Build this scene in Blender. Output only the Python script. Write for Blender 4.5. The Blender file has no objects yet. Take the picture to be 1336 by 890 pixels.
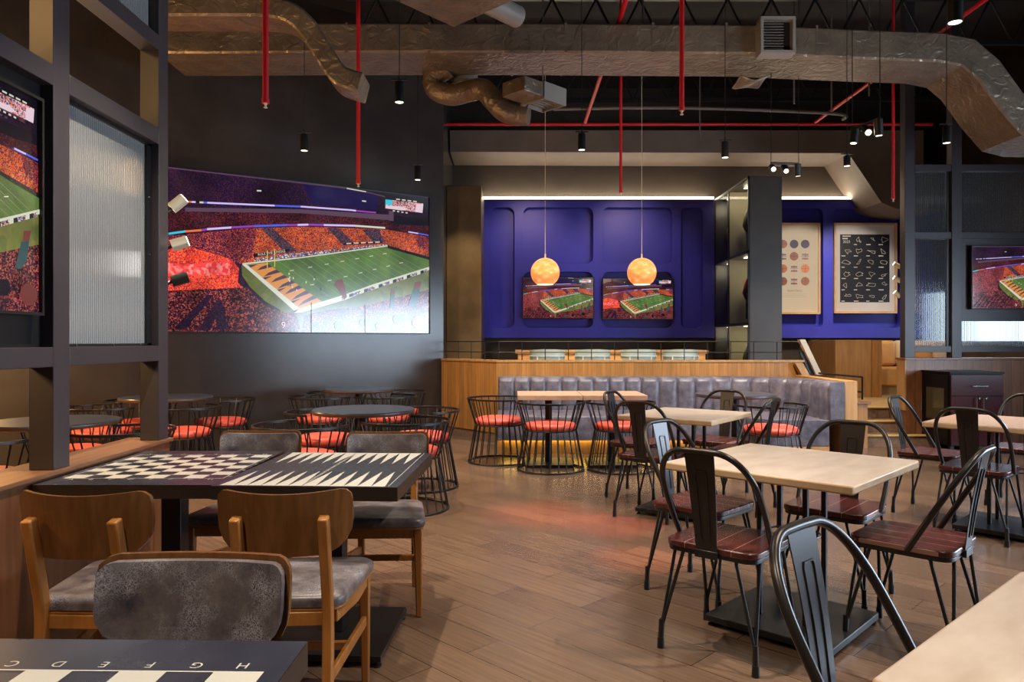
import bpy, bmesh, math, random
from mathutils import Vector, Matrix
random.seed(11)
SC = bpy.context.scene
COL = SC.collection
PI = math.pi
F, CX, CY, CAMZ = 960.0, 668.0, 445.0, 1.30          # focal length in pixels of a 1336 px wide frame, eye height

def at(px, py, Y):
    return Vector(((px - CX) * Y / F, Y, CAMZ - (py - CY) * Y / F))
def atz(px, py, z):
    Y = F * (CAMZ - z) / (py - CY)
    return Vector(((px - CX) * Y / F, Y, z))

# ------------------------------------------------------------------ mesh builder
class MB:
    def __init__(s):
        s.v = []; s.f = []; s.mi = []; s.uv = {}
    def poly(s, pts, m=0, uv=None):
        b = len(s.v); s.v += [tuple(p) for p in pts]
        s.f.append(tuple(range(b, b + len(pts)))); s.mi.append(m)
        if uv: s.uv[len(s.f) - 1] = uv
        return s
    def _faces(s, verts, faces, m=0):
        b = len(s.v); s.v += [tuple(p) for p in verts]
        for f in faces:
            s.f.append(tuple(b + i for i in f)); s.mi.append(m)
        return s
    def box(s, x0, x1, y0, y1, z0, z1, m=0, M=None):
        V = [Vector((x, y, z)) for z in (z0, z1) for y in (y0, y1) for x in (x0, x1)]
        if M is not None: V = [M @ v for v in V]
        return s._faces(V, [(0, 2, 3, 1), (4, 5, 7, 6), (0, 1, 5, 4), (2, 6, 7, 3), (0, 4, 6, 2), (1, 3, 7, 5)], m)
    def prism(s, outline, z0, z1, m=0, M=None, mtop=None):
        n = len(outline)
        V = [Vector((x, y, z0)) for x, y in outline] + [Vector((x, y, z1)) for x, y in outline]
        if M is not None: V = [M @ v for v in V]
        s._faces(V, [tuple(range(n - 1, -1, -1))] + [(i, (i + 1) % n, n + (i + 1) % n, n + i) for i in range(n)], m)
        return s._faces(V[n:], [tuple(range(n))], m if mtop is None else mtop)
    def sweep(s, path, prof, closed=False, caps=True, m=0, up=None):
        P = [Vector(p) for p in path]; n = len(P)
        T = []
        for i in range(n):
            if closed: t = (P[(i + 1) % n] - P[i - 1])
            else:
                a = P[max(i - 1, 0)]; b = P[min(i + 1, n - 1)]
                if 0 < i < n - 1: t = (P[i] - a).normalized() + (b - P[i]).normalized()
                else: t = b - a
            if t.length < 1e-9: t = Vector((0, 0, 1))
            T.append(t.normalized())
        if up is None:
            up0 = Vector((0, 0, 1)) if abs(T[0].z) < .9 else Vector((0, 1, 0))
        else: up0 = Vector(up)
        k = len(prof); V = []; nrm = up0
        for i in range(n):
            if up is not None: nrm = Vector(up)
            nn = nrm - T[i] * nrm.dot(T[i])
            if nn.length < 1e-6: nn = T[i].orthogonal()
            nn.normalize(); nrm = nn
            bi = T[i].cross(nn)
            sc = 1.0
            if 0 < i < n - 1 or closed:
                a = (P[i] - P[i - 1]); 
                if a.length > 1e-9: sc = 1.0 / max(.5, T[i].dot(a.normalized()))
            for (a, b) in prof:
                V.append(P[i] + bi * a * (sc if up is not None else 1) + nn * b * (1 if up is not None else 1))
        fs = []
        for i in range(n if closed else n - 1):
            j = (i + 1) % n
            for q in range(k):
                r = (q + 1) % k
                fs.append((i * k + q, i * k + r, j * k + r, j * k + q))
        if caps and not closed:
            fs.append(tuple(range(k - 1, -1, -1))); fs.append(tuple((n - 1) * k + q for q in range(k)))
        return s._faces(V, fs, m)
    def tube(s, path, r, seg=8, closed=False, caps=True, m=0):
        prof = [(r * math.cos(2 * PI * i / seg), r * math.sin(2 * PI * i / seg)) for i in range(seg)]
        return s.sweep(path, prof, closed, caps, m)
    def rod(s, a, b, r, seg=6, m=0, r2=None):
        a = Vector(a); b = Vector(b); d = (b - a).normalized(); u = d.orthogonal().normalized(); w = d.cross(u)
        r2 = r if r2 is None else r2
        V = []
        for c, rr in ((a, r), (b, r2)):
            for i in range(seg):
                t = 2 * PI * i / seg
                V.append(c + u * rr * math.cos(t) + w * rr * math.sin(t))
        fs = [(i, (i + 1) % seg, seg + (i + 1) % seg, seg + i) for i in range(seg)]
        fs += [tuple(range(seg - 1, -1, -1)), tuple(range(seg, 2 * seg))]
        return s._faces(V, fs, m)
    def lathe(s, prof, seg=32, c=(0, 0, 0), m=0, mats=None):
        c = Vector(c); k = len(prof); V = []
        for (r, z) in prof:
            for i in range(seg):
                t = 2 * PI * i / seg
                V.append(c + Vector((r * math.cos(t), r * math.sin(t), z)))
        for j in range(k - 1):
            fs = [(j * seg + i, j * seg + (i + 1) % seg, (j + 1) * seg + (i + 1) % seg, (j + 1) * seg + i) for i in range(seg)]
            b = len(s.v)
            if j == 0: s.v += [tuple(p) for p in V]; base = b
            for f in fs:
                s.f.append(tuple(base + i for i in f)); s.mi.append(m if mats is None else mats[j])
        if prof[0][0] > 1e-6: s.f.append(tuple(base + i for i in range(seg - 1, -1, -1))); s.mi.append(m if mats is None else mats[0])
        if prof[-1][0] > 1e-6: s.f.append(tuple(base + (k - 1) * seg + i for i in range(seg))); s.mi.append(m if mats is None else mats[-1])
        return s
    def grid(s, fn, nu, nv, m=0, closeu=False):
        V = [fn(i / nu, j / nv) for j in range(nv + 1) for i in range(nu + 1)]
        w = nu + 1
        return s._faces(V, [(j * w + i, j * w + i + 1, (j + 1) * w + i + 1, (j + 1) * w + i) for j in range(nv) for i in range(nu)], m)
    def addmesh(s, me, M=None, m=0):
        V = [v.co.copy() for v in me.vertices]
        if M is not None: V = [M @ v for v in V]
        return s._faces(V, [tuple(p.vertices) for p in me.polygons], m)
    def build(s, name, mats, parent=None, bevel=0, smooth=35, segs=2, fix=True):
        me = bpy.data.meshes.new(name)
        me.from_pydata(s.v, [], s.f)
        mats = mats if isinstance(mats, (list, tuple)) else [mats]
        for q in mats: me.materials.append(q)
        me.polygons.foreach_set('material_index', s.mi)
        if s.uv:
            L = me.uv_layers.new(name='UVMap')
            for fi, u in s.uv.items():
                p = me.polygons[fi]
                for k, li in enumerate(p.loop_indices): L.data[li].uv = u[k]
        if fix:
            bm = bmesh.new(); bm.from_mesh(me)
            bmesh.ops.remove_doubles(bm, verts=bm.verts, dist=1e-6)
            bmesh.ops.recalc_face_normals(bm, faces=bm.faces)
            bm.to_mesh(me); bm.free()
        if smooth:
            me.polygons.foreach_set('use_smooth', [True] * len(me.polygons))
            me.set_sharp_from_angle(angle=math.radians(smooth))
        me.update()
        o = bpy.data.objects.new(name, me); COL.objects.link(o)
        if parent is not None: o.parent = parent
        if bevel:
            b = o.modifiers.new('edge', 'BEVEL'); b.width = bevel; b.segments = segs; b.limit_method = 'ANGLE'
            b.angle_limit = math.radians(40); b.harden_normals = False
        return o

def tag(o, label=None, cat=None, group=None, kind=None):
    if label: o['label'] = label
    if cat: o['category'] = cat
    if group: o['group'] = group
    if kind: o['kind'] = kind
    return o
def thing(name, label, cat, loc=(0, 0, 0), rz=0, group=None):
    o = bpy.data.objects.new(name, None); COL.objects.link(o)
    o.location = loc; o.rotation_euler = (0, 0, rz); o.empty_display_size = .1
    return tag(o, label, cat, group)
def struct(name, mb, m, parent=None, **k):
    o = mb.build(name, m, parent, **k)
    if parent is None: o['kind'] = 'structure'
    return o
def dup(root, loc, rz, label=None, group=None):
    def cp(o, par):
        c = o.copy(); COL.objects.link(c)
        if par is not None: c.parent = par
        for ch in [q for q in KIDS.get(o, list(o.children))]: cp(ch, c)
        return c
    r = cp(root, None); r.location = loc; r.rotation_euler = (0, 0, rz)
    if label: r['label'] = label
    if group: r['group'] = group
    return r
KIDS = {}
def text_mesh(body, size=1.0, ax='CENTER', ay='CENTER'):
    cu = bpy.data.curves.new('txt', 'FONT'); cu.body = body; cu.size = size; cu.align_x = ax; cu.align_y = ay
    o = bpy.data.objects.new('txt', cu); COL.objects.link(o)
    dg = bpy.context.evaluated_depsgraph_get(); dg.update()
    me = bpy.data.meshes.new_from_object(o.evaluated_get(dg))
    bpy.data.objects.remove(o); bpy.data.curves.remove(cu)
    return me
def rrect(x0, x1, y0, y1, r, n=5):
    out = []
    for cx, cy, a0 in ((x1 - r, y1 - r, 0), (x0 + r, y1 - r, 90), (x0 + r, y0 + r, 180), (x1 - r, y0 + r, 270)):
        for i in range(n + 1):
            a = math.radians(a0 + 90 * i / n)
            out.append((cx + r * math.cos(a), cy + r * math.sin(a)))
    return out
def holed_plate(outer, holes, depth):
    """flat plate with holes in local xy, thickness +-depth in z"""
    cu = bpy.data.curves.new('plate', 'CURVE'); cu.dimensions = '2D'; cu.fill_mode = 'BOTH'; cu.extrude = depth
    for ring in [outer] + holes:
        sp = cu.splines.new('POLY'); sp.points.add(len(ring) - 1); sp.use_cyclic_u = True
        for p, (x, y) in zip(sp.points, ring): p.co = (x, y, 0, 1)
    o = bpy.data.objects.new('plate', cu); COL.objects.link(o)
    dg = bpy.context.evaluated_depsgraph_get(); dg.update()
    me = bpy.data.meshes.new_from_object(o.evaluated_get(dg))
    bpy.data.objects.remove(o); bpy.data.curves.remove(cu)
    return me
def smooth_path(pts, n=6, closed=False):
    P = [Vector(p) for p in pts]; out = []
    N = len(P)
    rng = range(N if closed else N - 1)
    for i in rng:
        g = (lambda k: P[k % N]) if closed else (lambda k: P[min(max(k, 0), N - 1)])
        p0, p1, p2, p3 = g(i - 1), g(i), g(i + 1), g(i + 2)
        for j in range(n):
            t = j / n
            out.append(.5 * ((2 * p1) + (p2 - p0) * t + (2 * p0 - 5 * p1 + 4 * p2 - p3) * t * t + (3 * p1 - p0 - 3 * p2 + p3) * t ** 3))
    if not closed: out.append(P[-1])
    return out
XZ = Matrix(((1, 0, 0, 0), (0, 0, -1, 0), (0, 1, 0, 0), (0, 0, 0, 1)))     # local xy plate stands up, its front looks to -Y

# ------------------------------------------------------------------ materials
def newmat(name):
    m = bpy.data.materials.new(name); m.use_nodes = True
    nt = m.node_tree; b = nt.nodes['Principled BSDF']
    return m, nt, b
def nd(nt, t, **k):
    n = nt.nodes.new(t)
    for a, v in k.items(): setattr(n, a, v)
    return n
def rgba(c): return (c[0], c[1], c[2], 1)
def ramp(nt, stops, const=False):
    r = nd(nt, 'ShaderNodeValToRGB'); e = r.color_ramp.elements
    if const: r.color_ramp.interpolation = 'CONSTANT'
    while len(e) < len(stops): e.new(.5)
    for q, (p, c) in zip(e, stops): q.position = p; q.color = rgba(c)
    return r
def simple(name, c, rough=.5, metal=0, spec=.5, c2=None, scale=8, stretch=(1, 1, 1), bump=0, bscale=60, detail=4, ior=None, lo=.35, hi=.65, coat=0, rvar=0, bdist=.01):
    m, nt, b = newmat(name)
    b.inputs['Base Color'].default_value = rgba(c); b.inputs['Roughness'].default_value = rough
    b.inputs['Metallic'].default_value = metal; b.inputs['Specular IOR Level'].default_value = spec
    if ior: b.inputs['IOR'].default_value = ior
    if coat: b.inputs['Coat Weight'].default_value = coat; b.inputs['Coat Roughness'].default_value = .12
    if c2 is not None or bump or rvar:
        tc = nd(nt, 'ShaderNodeTexCoord'); mp = nd(nt, 'ShaderNodeMapping'); mp.inputs['Scale'].default_value = stretch
        nt.links.new(tc.outputs['Object'], mp.inputs['Vector'])
    if c2 is not None:
        n = nd(nt, 'ShaderNodeTexNoise'); n.inputs['Scale'].default_value = scale; n.inputs['Detail'].default_value = detail
        nt.links.new(mp.outputs['Vector'], n.inputs['Vector'])
        r = ramp(nt, [(lo, c), (hi, c2)]); nt.links.new(n.outputs['Fac'], r.inputs['Fac'])
        nt.links.new(r.outputs['Color'], b.inputs['Base Color'])
        if rvar:
            mr = nd(nt, 'ShaderNodeMapRange'); mr.inputs['From Min'].default_value = .3; mr.inputs['From Max'].default_value = .7
            mr.inputs['To Min'].default_value = rough - rvar; mr.inputs['To Max'].default_value = rough + rvar
            nt.links.new(n.outputs['Fac'], mr.inputs['Value']); nt.links.new(mr.outputs['Result'], b.inputs['Roughness'])
    if bump:
        n2 = nd(nt, 'ShaderNodeTexNoise'); n2.inputs['Scale'].default_value = bscale; n2.inputs['Detail'].default_value = 3; n2.inputs['Distortion'].default_value = 1.2 if bdist > .02 else 0
        nt.links.new(mp.outputs['Vector'], n2.inputs['Vector'])
        bp = nd(nt, 'ShaderNodeBump'); bp.inputs['Strength'].default_value = bump; bp.inputs['Distance'].default_value = bdist
        nt.links.new(n2.outputs['Fac'], bp.inputs['Height']); nt.links.new(bp.outputs['Normal'], b.inputs['Normal'])
    return m
def glow(name, c, strength):
    m, nt, b = newmat(name)
    b.inputs['Base Color'].default_value = (0, 0, 0, 1); b.inputs['Emission Color'].default_value = rgba(c)
    b.inputs['Emission Strength'].default_value = strength
    return m
SCREEN_K = 1.0
def screenmat(name, cols=None, flat=None, scale=120, k=1.0, big=5, vary=.6, ax=1.0):
    """a lit picture element: random cells (crowd) or one flat colour, behind the glossy front of the display"""
    m, nt, b = newmat(name)
    b.inputs['Base Color'].default_value = (.004, .004, .005, 1); b.inputs['Roughness'].default_value = .16
    b.inputs['IOR'].default_value = 1.85; b.inputs['Emission Strength'].default_value = k * SCREEN_K
    if flat is not None and not cols:
        b.inputs['Emission Color'].default_value = rgba(flat); return m
    tc = nd(nt, 'ShaderNodeTexCoord'); mp = nd(nt, 'ShaderNodeMapping'); mp.inputs['Scale'].default_value = (1, ax, 1)
    nt.links.new(tc.outputs['UV'], mp.inputs['Vector'])
    v = nd(nt, 'ShaderNodeTexVoronoi'); v.inputs['Scale'].default_value = scale
    nt.links.new(mp.outputs['Vector'], v.inputs['Vector'])
    sx = nd(nt, 'ShaderNodeSeparateColor'); nt.links.new(v.outputs['Color'], sx.inputs['Color'])
    st = [(i / len(cols), c) for i, c in enumerate(cols)]
    r = ramp(nt, st, True); nt.links.new(sx.outputs['Red'], r.inputs['Fac'])
    n = nd(nt, 'ShaderNodeTexNoise'); n.inputs['Scale'].default_value = big; n.inputs['Detail'].default_value = 3
    nt.links.new(mp.outputs['Vector'], n.inputs['Vector'])
    mr = nd(nt, 'ShaderNodeMapRange'); mr.inputs['From Min'].default_value = .3; mr.inputs['From Max'].default_value = .7
    mr.inputs['To Min'].default_value = 1 - vary; mr.inputs['To Max'].default_value = 1 + vary
    nt.links.new(n.outputs['Fac'], mr.inputs['Value'])
    mx = nd(nt, 'ShaderNodeMix', data_type='RGBA', blend_type='MULTIPLY'); mx.inputs['Factor'].default_value = 1
    nt.links.new(r.outputs['Color'], mx.inputs['A']); nt.links.new(mr.outputs['Result'], mx.inputs['B'])
    nt.links.new(mx.outputs['Result'], b.inputs['Emission Color'])
    return m
def grooved(name, c, c2, axis=0, pitch=.1, gap=.03, gcol=(.01, .005, .004), rough=.4, scale=6, stretch=(1, 1, 1), bump=.0, spec=.5):
    """wood with thin plank lines every <pitch> metres along an axis"""
    m, nt, b = newmat(name); b.inputs['Roughness'].default_value = rough; b.inputs['Specular IOR Level'].default_value = spec
    tc = nd(nt, 'ShaderNodeTexCoord'); mp = nd(nt, 'ShaderNodeMapping'); mp.inputs['Scale'].default_value = stretch
    nt.links.new(tc.outputs['Object'], mp.inputs['Vector'])
    n = nd(nt, 'ShaderNodeTexNoise'); n.inputs['Scale'].default_value = scale; n.inputs['Detail'].default_value = 5
    nt.links.new(mp.outputs['Vector'], n.inputs['Vector'])
    r = ramp(nt, [(.35, c), (.65, c2)]); nt.links.new(n.outputs['Fac'], r.inputs['Fac'])
    sp = nd(nt, 'ShaderNodeSeparateXYZ'); nt.links.new(tc.outputs['Object'], sp.inputs['Vector'])
    d = nd(nt, 'ShaderNodeMath', operation='DIVIDE'); d.inputs[1].default_value = pitch
    nt.links.new(sp.outputs[axis], d.inputs[0])
    fr = nd(nt, 'ShaderNodeMath', operation='FRACT'); nt.links.new(d.outputs[0], fr.inputs[0])
    lt = nd(nt, 'ShaderNodeMath', operation='LESS_THAN'); lt.inputs[1].default_value = gap; nt.links.new(fr.outputs[0], lt.inputs[0])
    fl = nd(nt, 'ShaderNodeMath', operation='FLOOR'); nt.links.new(d.outputs[0], fl.inputs[0])
    wn = nd(nt, 'ShaderNodeTexWhiteNoise', noise_dimensions='1D'); nt.links.new(fl.outputs[0], wn.inputs['W'])
    mr = nd(nt, 'ShaderNodeMapRange'); mr.inputs['To Min'].default_value = .82; mr.inputs['To Max'].default_value = 1.12
    nt.links.new(wn.outputs['Value'], mr.inputs['Value'])
    mu = nd(nt, 'ShaderNodeMix', data_type='RGBA', blend_type='MULTIPLY'); mu.inputs['Factor'].default_value = 1
    nt.links.new(r.outputs['Color'], mu.inputs['A']); nt.links.new(mr.outputs['Result'], mu.inputs['B'])
    mx = nd(nt, 'ShaderNodeMix', data_type='RGBA'); nt.links.new(lt.outputs[0], mx.inputs['Factor'])
    nt.links.new(mu.outputs['Result'], mx.inputs['A']); mx.inputs['B'].default_value = rgba(gcol)
    nt.links.new(mx.outputs['Result'], b.inputs['Base Color'])
    return m
def floor_mat():
    m, nt, b = newmat('plank_floor')
    tc = nd(nt, 'ShaderNodeTexCoord'); mp = nd(nt, 'ShaderNodeMapping'); mp.inputs['Rotation'].default_value = (0, 0, math.radians(45))
    nt.links.new(tc.outputs['Object'], mp.inputs['Vector'])
    br = nd(nt, 'ShaderNodeTexBrick'); br.offset = .37; br.inputs['Scale'].default_value = 1
    br.inputs['Brick Width'].default_value = 1.15; br.inputs['Row Height'].default_value = .185
    br.inputs['Mortar Size'].default_value = .0022; br.inputs['Mortar Smooth'].default_value = .1
    br.inputs['Color1'].default_value = (.104, .063, .042, 1); br.inputs['Color2'].default_value = (.148, .092, .061, 1); br.inputs['Mortar'].default_value = (.035, .02, .013, 1)
    nt.links.new(mp.outputs['Vector'], br.inputs['Vector'])
    m2 = nd(nt, 'ShaderNodeMapping'); m2.inputs['Scale'].default_value = (1.2, 26, 1); nt.links.new(mp.outputs['Vector'], m2.inputs['Vector'])
    n = nd(nt, 'ShaderNodeTexNoise'); n.inputs['Scale'].default_value = 2.2; n.inputs['Detail'].default_value = 6; nt.links.new(m2.outputs['Vector'], n.inputs['Vector'])
    mr = nd(nt, 'ShaderNodeMapRange'); mr.inputs['From Min'].default_value = .3; mr.inputs['From Max'].default_value = .7; mr.inputs['To Min'].default_value = .8; mr.inputs['To Max'].default_value = 1.2
    nt.links.new(n.outputs['Fac'], mr.inputs['Value'])
    mu = nd(nt, 'ShaderNodeMix', data_type='RGBA', blend_type='MULTIPLY'); mu.inputs['Factor'].default_value = 1
    nt.links.new(br.outputs['Color'], mu.inputs['A']); nt.links.new(mr.outputs['Result'], mu.inputs['B'])
    nt.links.new(mu.outputs['Result'], b.inputs['Base Color'])
    b.inputs['Roughness'].default_value = .25; b.inputs['Specular IOR Level'].default_value = .5
    bp = nd(nt, 'ShaderNodeBump'); bp.inputs['Strength'].default_value = .05; bp.inputs['Distance'].default_value = .002
    nt.links.new(n.outputs['Fac'], bp.inputs['Height']); nt.links.new(bp.outputs['Normal'], b.inputs['Normal'])
    return m
def reeded_mat(name, axis=1, freq=70, tint=(.75, .78, .8), mixd=.45, bump=.9):
    """fluted glass: clear ribs mixed with a milky scattering share"""
    m, nt, b = newmat(name)
    b.inputs['Base Color'].default_value = rgba(tint); b.inputs['Roughness'].default_value = .06
    b.inputs['Transmission Weight'].default_value = 1 - mixd; b.inputs['IOR'].default_value = 1.5
    tc = nd(nt, 'ShaderNodeTexCoord'); sp = nd(nt, 'ShaderNodeSeparateXYZ'); nt.links.new(tc.outputs['Object'], sp.inputs['Vector'])
    mu = nd(nt, 'ShaderNodeMath', operation='MULTIPLY'); mu.inputs[1].default_value = freq * 2 * PI; nt.links.new(sp.outputs[axis], mu.inputs[0])
    sn = nd(nt, 'ShaderNodeMath', operation='SINE'); nt.links.new(mu.outputs[0], sn.inputs[0])
    bp = nd(nt, 'ShaderNodeBump'); bp.inputs['Strength'].default_value = bump; bp.inputs['Distance'].default_value = .003
    nt.links.new(sn.outputs[0], bp.inputs['Height']); nt.links.new(bp.outputs['Normal'], b.inputs['Normal'])
    return m

def leather(name, c1, c2, c3, scale, crack, rough=.32):
    m, nt, b = newmat(name); b.inputs['Roughness'].default_value = rough
    tc = nd(nt, 'ShaderNodeTexCoord')
    n = nd(nt, 'ShaderNodeTexNoise'); n.inputs['Scale'].default_value = scale; n.inputs['Detail'].default_value = 10; n.inputs['Roughness'].default_value = .72
    nt.links.new(tc.outputs['Object'], n.inputs['Vector'])
    r = ramp(nt, [(.32, c1), (.68, c2)]); nt.links.new(n.outputs['Fac'], r.inputs['Fac'])
    wv = nd(nt, 'ShaderNodeTexNoise'); wv.inputs['Scale'].default_value = 60; wv.inputs['Detail'].default_value = 3; nt.links.new(tc.outputs['Object'], wv.inputs['Vector'])
    ad = nd(nt, 'ShaderNodeVectorMath', operation='MULTIPLY_ADD'); ad.inputs[1].default_value = (.03, .03, .03); nt.links.new(wv.outputs['Color'], ad.inputs[0]); nt.links.new(tc.outputs['Object'], ad.inputs[2])
    v = nd(nt, 'ShaderNodeTexVoronoi', feature='DISTANCE_TO_EDGE'); v.inputs['Scale'].default_value = crack; nt.links.new(ad.outputs['Vector'], v.inputs['Vector'])
    k = ramp(nt, [(0, (1, 1, 1)), (.16, (0, 0, 0))]); nt.links.new(v.outputs['Distance'], k.inputs['Fac'])
    n3 = nd(nt, 'ShaderNodeTexNoise'); n3.inputs['Scale'].default_value = 11; n3.inputs['Detail'].default_value = 4; nt.links.new(tc.outputs['Object'], n3.inputs['Vector'])
    r3 = ramp(nt, [(.42, (0, 0, 0)), (.66, (.8, .8, .8))]); nt.links.new(n3.outputs['Fac'], r3.inputs['Fac'])
    mu = nd(nt, 'ShaderNodeMath', operation='MULTIPLY'); nt.links.new(k.outputs['Color'], mu.inputs[0]); nt.links.new(r3.outputs['Color'], mu.inputs[1])
    mx = nd(nt, 'ShaderNodeMix', data_type='RGBA'); nt.links.new(mu.outputs[0], mx.inputs['Factor']); nt.links.new(r.outputs['Color'], mx.inputs['A']); mx.inputs['B'].default_value = rgba(c3)
    nt.links.new(mx.outputs['Result'], b.inputs['Base Color'])
    bp = nd(nt, 'ShaderNodeBump'); bp.inputs['Strength'].default_value = .25; bp.inputs['Distance'].default_value = .004
    nt.links.new(n.outputs['Fac'], bp.inputs['Height']); nt.links.new(bp.outputs['Normal'], b.inputs['Normal'])
    return m
M = {}
M['floor'] = floor_mat()
M['ceil'] = simple('ceiling_black', (.012, .011, .013), .9)
M['wall_dark'] = simple('dark_wall_panel', (.032, .026, .024), .24, c2=(.045, .037, .033), scale=2, spec=.5)
M['wall_back'] = simple('dark_brown_wall', (.024, .017, .012), .6, c2=(.034, .024, .017), scale=3)
M['blue'] = simple('blue_paint', (.032, .034, .34), .42, c2=(.037, .04, .38), scale=3)
M['bronze'] = simple('bronze_laminate', (.11, .07, .035), .4, c2=(.15, .095, .045), scale=4, metal=.3)
M['black'] = simple('black_metal', (.009, .009, .010), .4, spec=.4)
M['blackgloss'] = simple('black_gloss', (.005, .004, .005), .32, spec=.12)
M['post'] = simple('charcoal_post_paint', (.038, .031, .037), .42)
M['wood_wall'] = grooved('honey_wood_slats', (.34, .150, .036), (.44, .205, .056), axis=0, pitch=.06, gap=.07, gcol=(.22, .095, .028), rough=.42, scale=5, stretch=(6, 6, .6))
M['wood_red'] = grooved('red_brown_boards', (.16, .062, .026), (.24, .10, .045), axis=0, pitch=.12, gap=.04, gcol=(.05, .018, .01), rough=.38, scale=5, stretch=(6, 6, .6))
M['wood_redy'] = grooved('red_brown_panel', (.155, .058, .024), (.22, .09, .04), axis=1, pitch=.6, gap=.008, gcol=(.05, .018, .01), rough=.38, scale=5, stretch=(6, 6, .6))
M['wood_plain'] = simple('oak_panel', (.36, .18, .06), .42, c2=(.47, .26, .10), scale=4, stretch=(5, 5, .5))
M['wood_cap'] = simple('walnut_cap', (.17, .075, .035), .35, c2=(.24, .11, .055), scale=5, stretch=(8, 1, 8))
M['wood_chair'] = simple('amber_beech', (.25, .095, .020), .28, c2=(.34, .14, .033), scale=6, stretch=(5, 5, .8))
M['wood_back'] = simple('walnut_ply', (.105, .042, .012), .26, c2=(.15, .062, .019), scale=6, stretch=(7, 7, .6))
M['seatwood'] = grooved('mahogany_planks', (.050, .012, .010), (.095, .022, .018), axis=0, pitch=.102, gap=.022, gcol=(.30, .16, .14), rough=.26, scale=6, stretch=(5, .8, 5))
M['leather'] = leather('worn_grey_leather', (.030, .027, .040), (.160, .128, .122), (.46, .44, .48), 8, 170)
M['leather_blue'] = leather('worn_slate_leather', (.034, .032, .054), (.105, .092, .112), (.21, .20, .26), 8, 150, .36)
M['red'] = simple('coral_red_vinyl', (.62, .075, .05), .34, c2=(.72, .12, .085), scale=5)
M['laminate'] = simple('travertine_laminate', (.44, .355, .30), .3, c2=(.60, .515, .455), scale=5, detail=9, stretch=(1, 2.5, 1), lo=.3, hi=.72)
M['lam_edge'] = simple('oak_edge', (.46, .31, .185), .32, c2=(.54, .385, .24), scale=10)
M['lam_pink'] = simple('rosewood_laminate', (.42, .26, .17), .3, c2=(.52, .34, .23), scale=8, stretch=(1, 4, 1))
M['tabletop_dark'] = simple('charcoal_laminate', (.022, .025, .042), .28, c2=(.034, .038, .060), scale=4, detail=8, rvar=.06)
M['table_edge'] = simple('dark_edge_band', (.022, .014, .010), .35)
M['round_top'] = simple('midnight_laminate', (.024, .03, .05), .28, c2=(.032, .040, .064), scale=5)
M['round_edge'] = simple('brown_edge_band', (.07, .045, .028), .35)
M['ivory'] = simple('ivory_inlay', (.82, .79, .72), .3)
M['wire'] = simple('black_wire', (.008, .008, .009), .34, spec=.5)
M['steel_tube'] = simple('gunmetal_tube', (.030, .025, .024), .3, metal=.5)
M['splat'] = simple('gunmetal_sheet', (.032, .028, .030), .3, metal=.5)
M['chrome'] = simple('brushed_chrome', (.6, .58, .55), .25, metal=1)
M['brass'] = simple('warm_white_metal', (.7, .62, .46), .35)
M['foil'] = simple('duct_foil_wrap', (.17, .128, .092), .33, c2=(.25, .19, .135), scale=5, metal=.45, bump=.9, bscale=9, detail=7, bdist=.024)
M['sheet'] = simple('painted_sheet_metal', (.22, .19, .165), .45, c2=(.26, .23, .2), scale=4)
M['pipe_red'] = simple('sprinkler_red', (.55, .012, .018), .38)
M['pipe_grey'] = simple('grey_conduit', (.13, .11, .10), .45)
M['soffit'] = simple('taupe_soffit', (.125, .095, .075), .6, c2=(.15, .115, .09), scale=3)
M['globe'] = None
M['paper'] = simple('cream_paper', (.66, .57, .44), .6)
M['matboard'] = simple('white_mat', (.62, .58, .56), .6)
M['oakframe'] = simple('pale_oak_frame', (.52, .30, .14), .4, c2=(.6, .38, .2), scale=8)
M['ink'] = simple('poster_black', (.012, .012, .016), .4)
M['ink_brown'] = simple('poster_brown', (.23, .085, .045), .5)
M['ink_orange'] = simple('poster_orange', (.40, .13, .05), .5)
M['ink_navy'] = simple('poster_navy', (.05, .04, .07), .5)
M['ink_white'] = simple('poster_white', (.7, .66, .6), .5)
M['ink_text'] = simple('poster_text', (.22, .16, .11), .5)
M['tan_leather'] = simple('tan_leather', (.50, .24, .075), .4, c2=(.58, .30, .10), scale=6)
M['cream_leather'] = simple('cream_leather', (.62, .48, .34), .4, c2=(.68, .55, .42), scale=6)
M['teal_leather'] = simple('sage_leather', (.26, .31, .28), .4, c2=(.34, .39, .35), scale=6)
M['white_trim'] = simple('white_trim', (.62, .74, .74), .4)
M['carpet'] = simple('step_carpet', (.16, .09, .055), .9, c2=(.22, .13, .08), scale=30)
M['nosing'] = simple('brass_nosing', (.52, .34, .10), .35)
M['platform'] = simple('tan_platform_floor', (.34, .22, .10), .45, c2=(.40, .27, .13), scale=6)
M['maroon'] = simple('maroon_gloss', (.028, .004, .006), .25, spec=.25, c2=(.04, .005, .007), scale=3)
M['beige'] = simple('display_back_panel', (.30, .27, .18), .5)
M['glass'] = None
M['jersey_red'] = simple('jersey_red', (.42, .03, .02), .7)
M['jersey_gold'] = simple('jersey_gold', (.72, .40, .06), .7)
M['jersey_blue'] = simple('jersey_blue', (.03, .05, .30), .7)
M['jersey_white'] = simple('jersey_white', (.66, .62, .54), .7)
M['jersey_navy'] = simple('jersey_navy', (.02, .02, .06), .7)
M['reed_y'] = reeded_mat('reeded_glass_side', axis=1, freq=62, mixd=.32)
M['reed_x'] = reeded_mat('reeded_glass_front', axis=0, freq=40, tint=(.8, .86, .92), mixd=.05, bump=.3)
g, nt, b = newmat('clear_glass'); b.inputs['Base Color'].default_value = (1, 1, 1, 1); b.inputs['Roughness'].default_value = .02
b.inputs['Transmission Weight'].default_value = 1; b.inputs['IOR'].default_value = 1.1; M['glass'] = g
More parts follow.
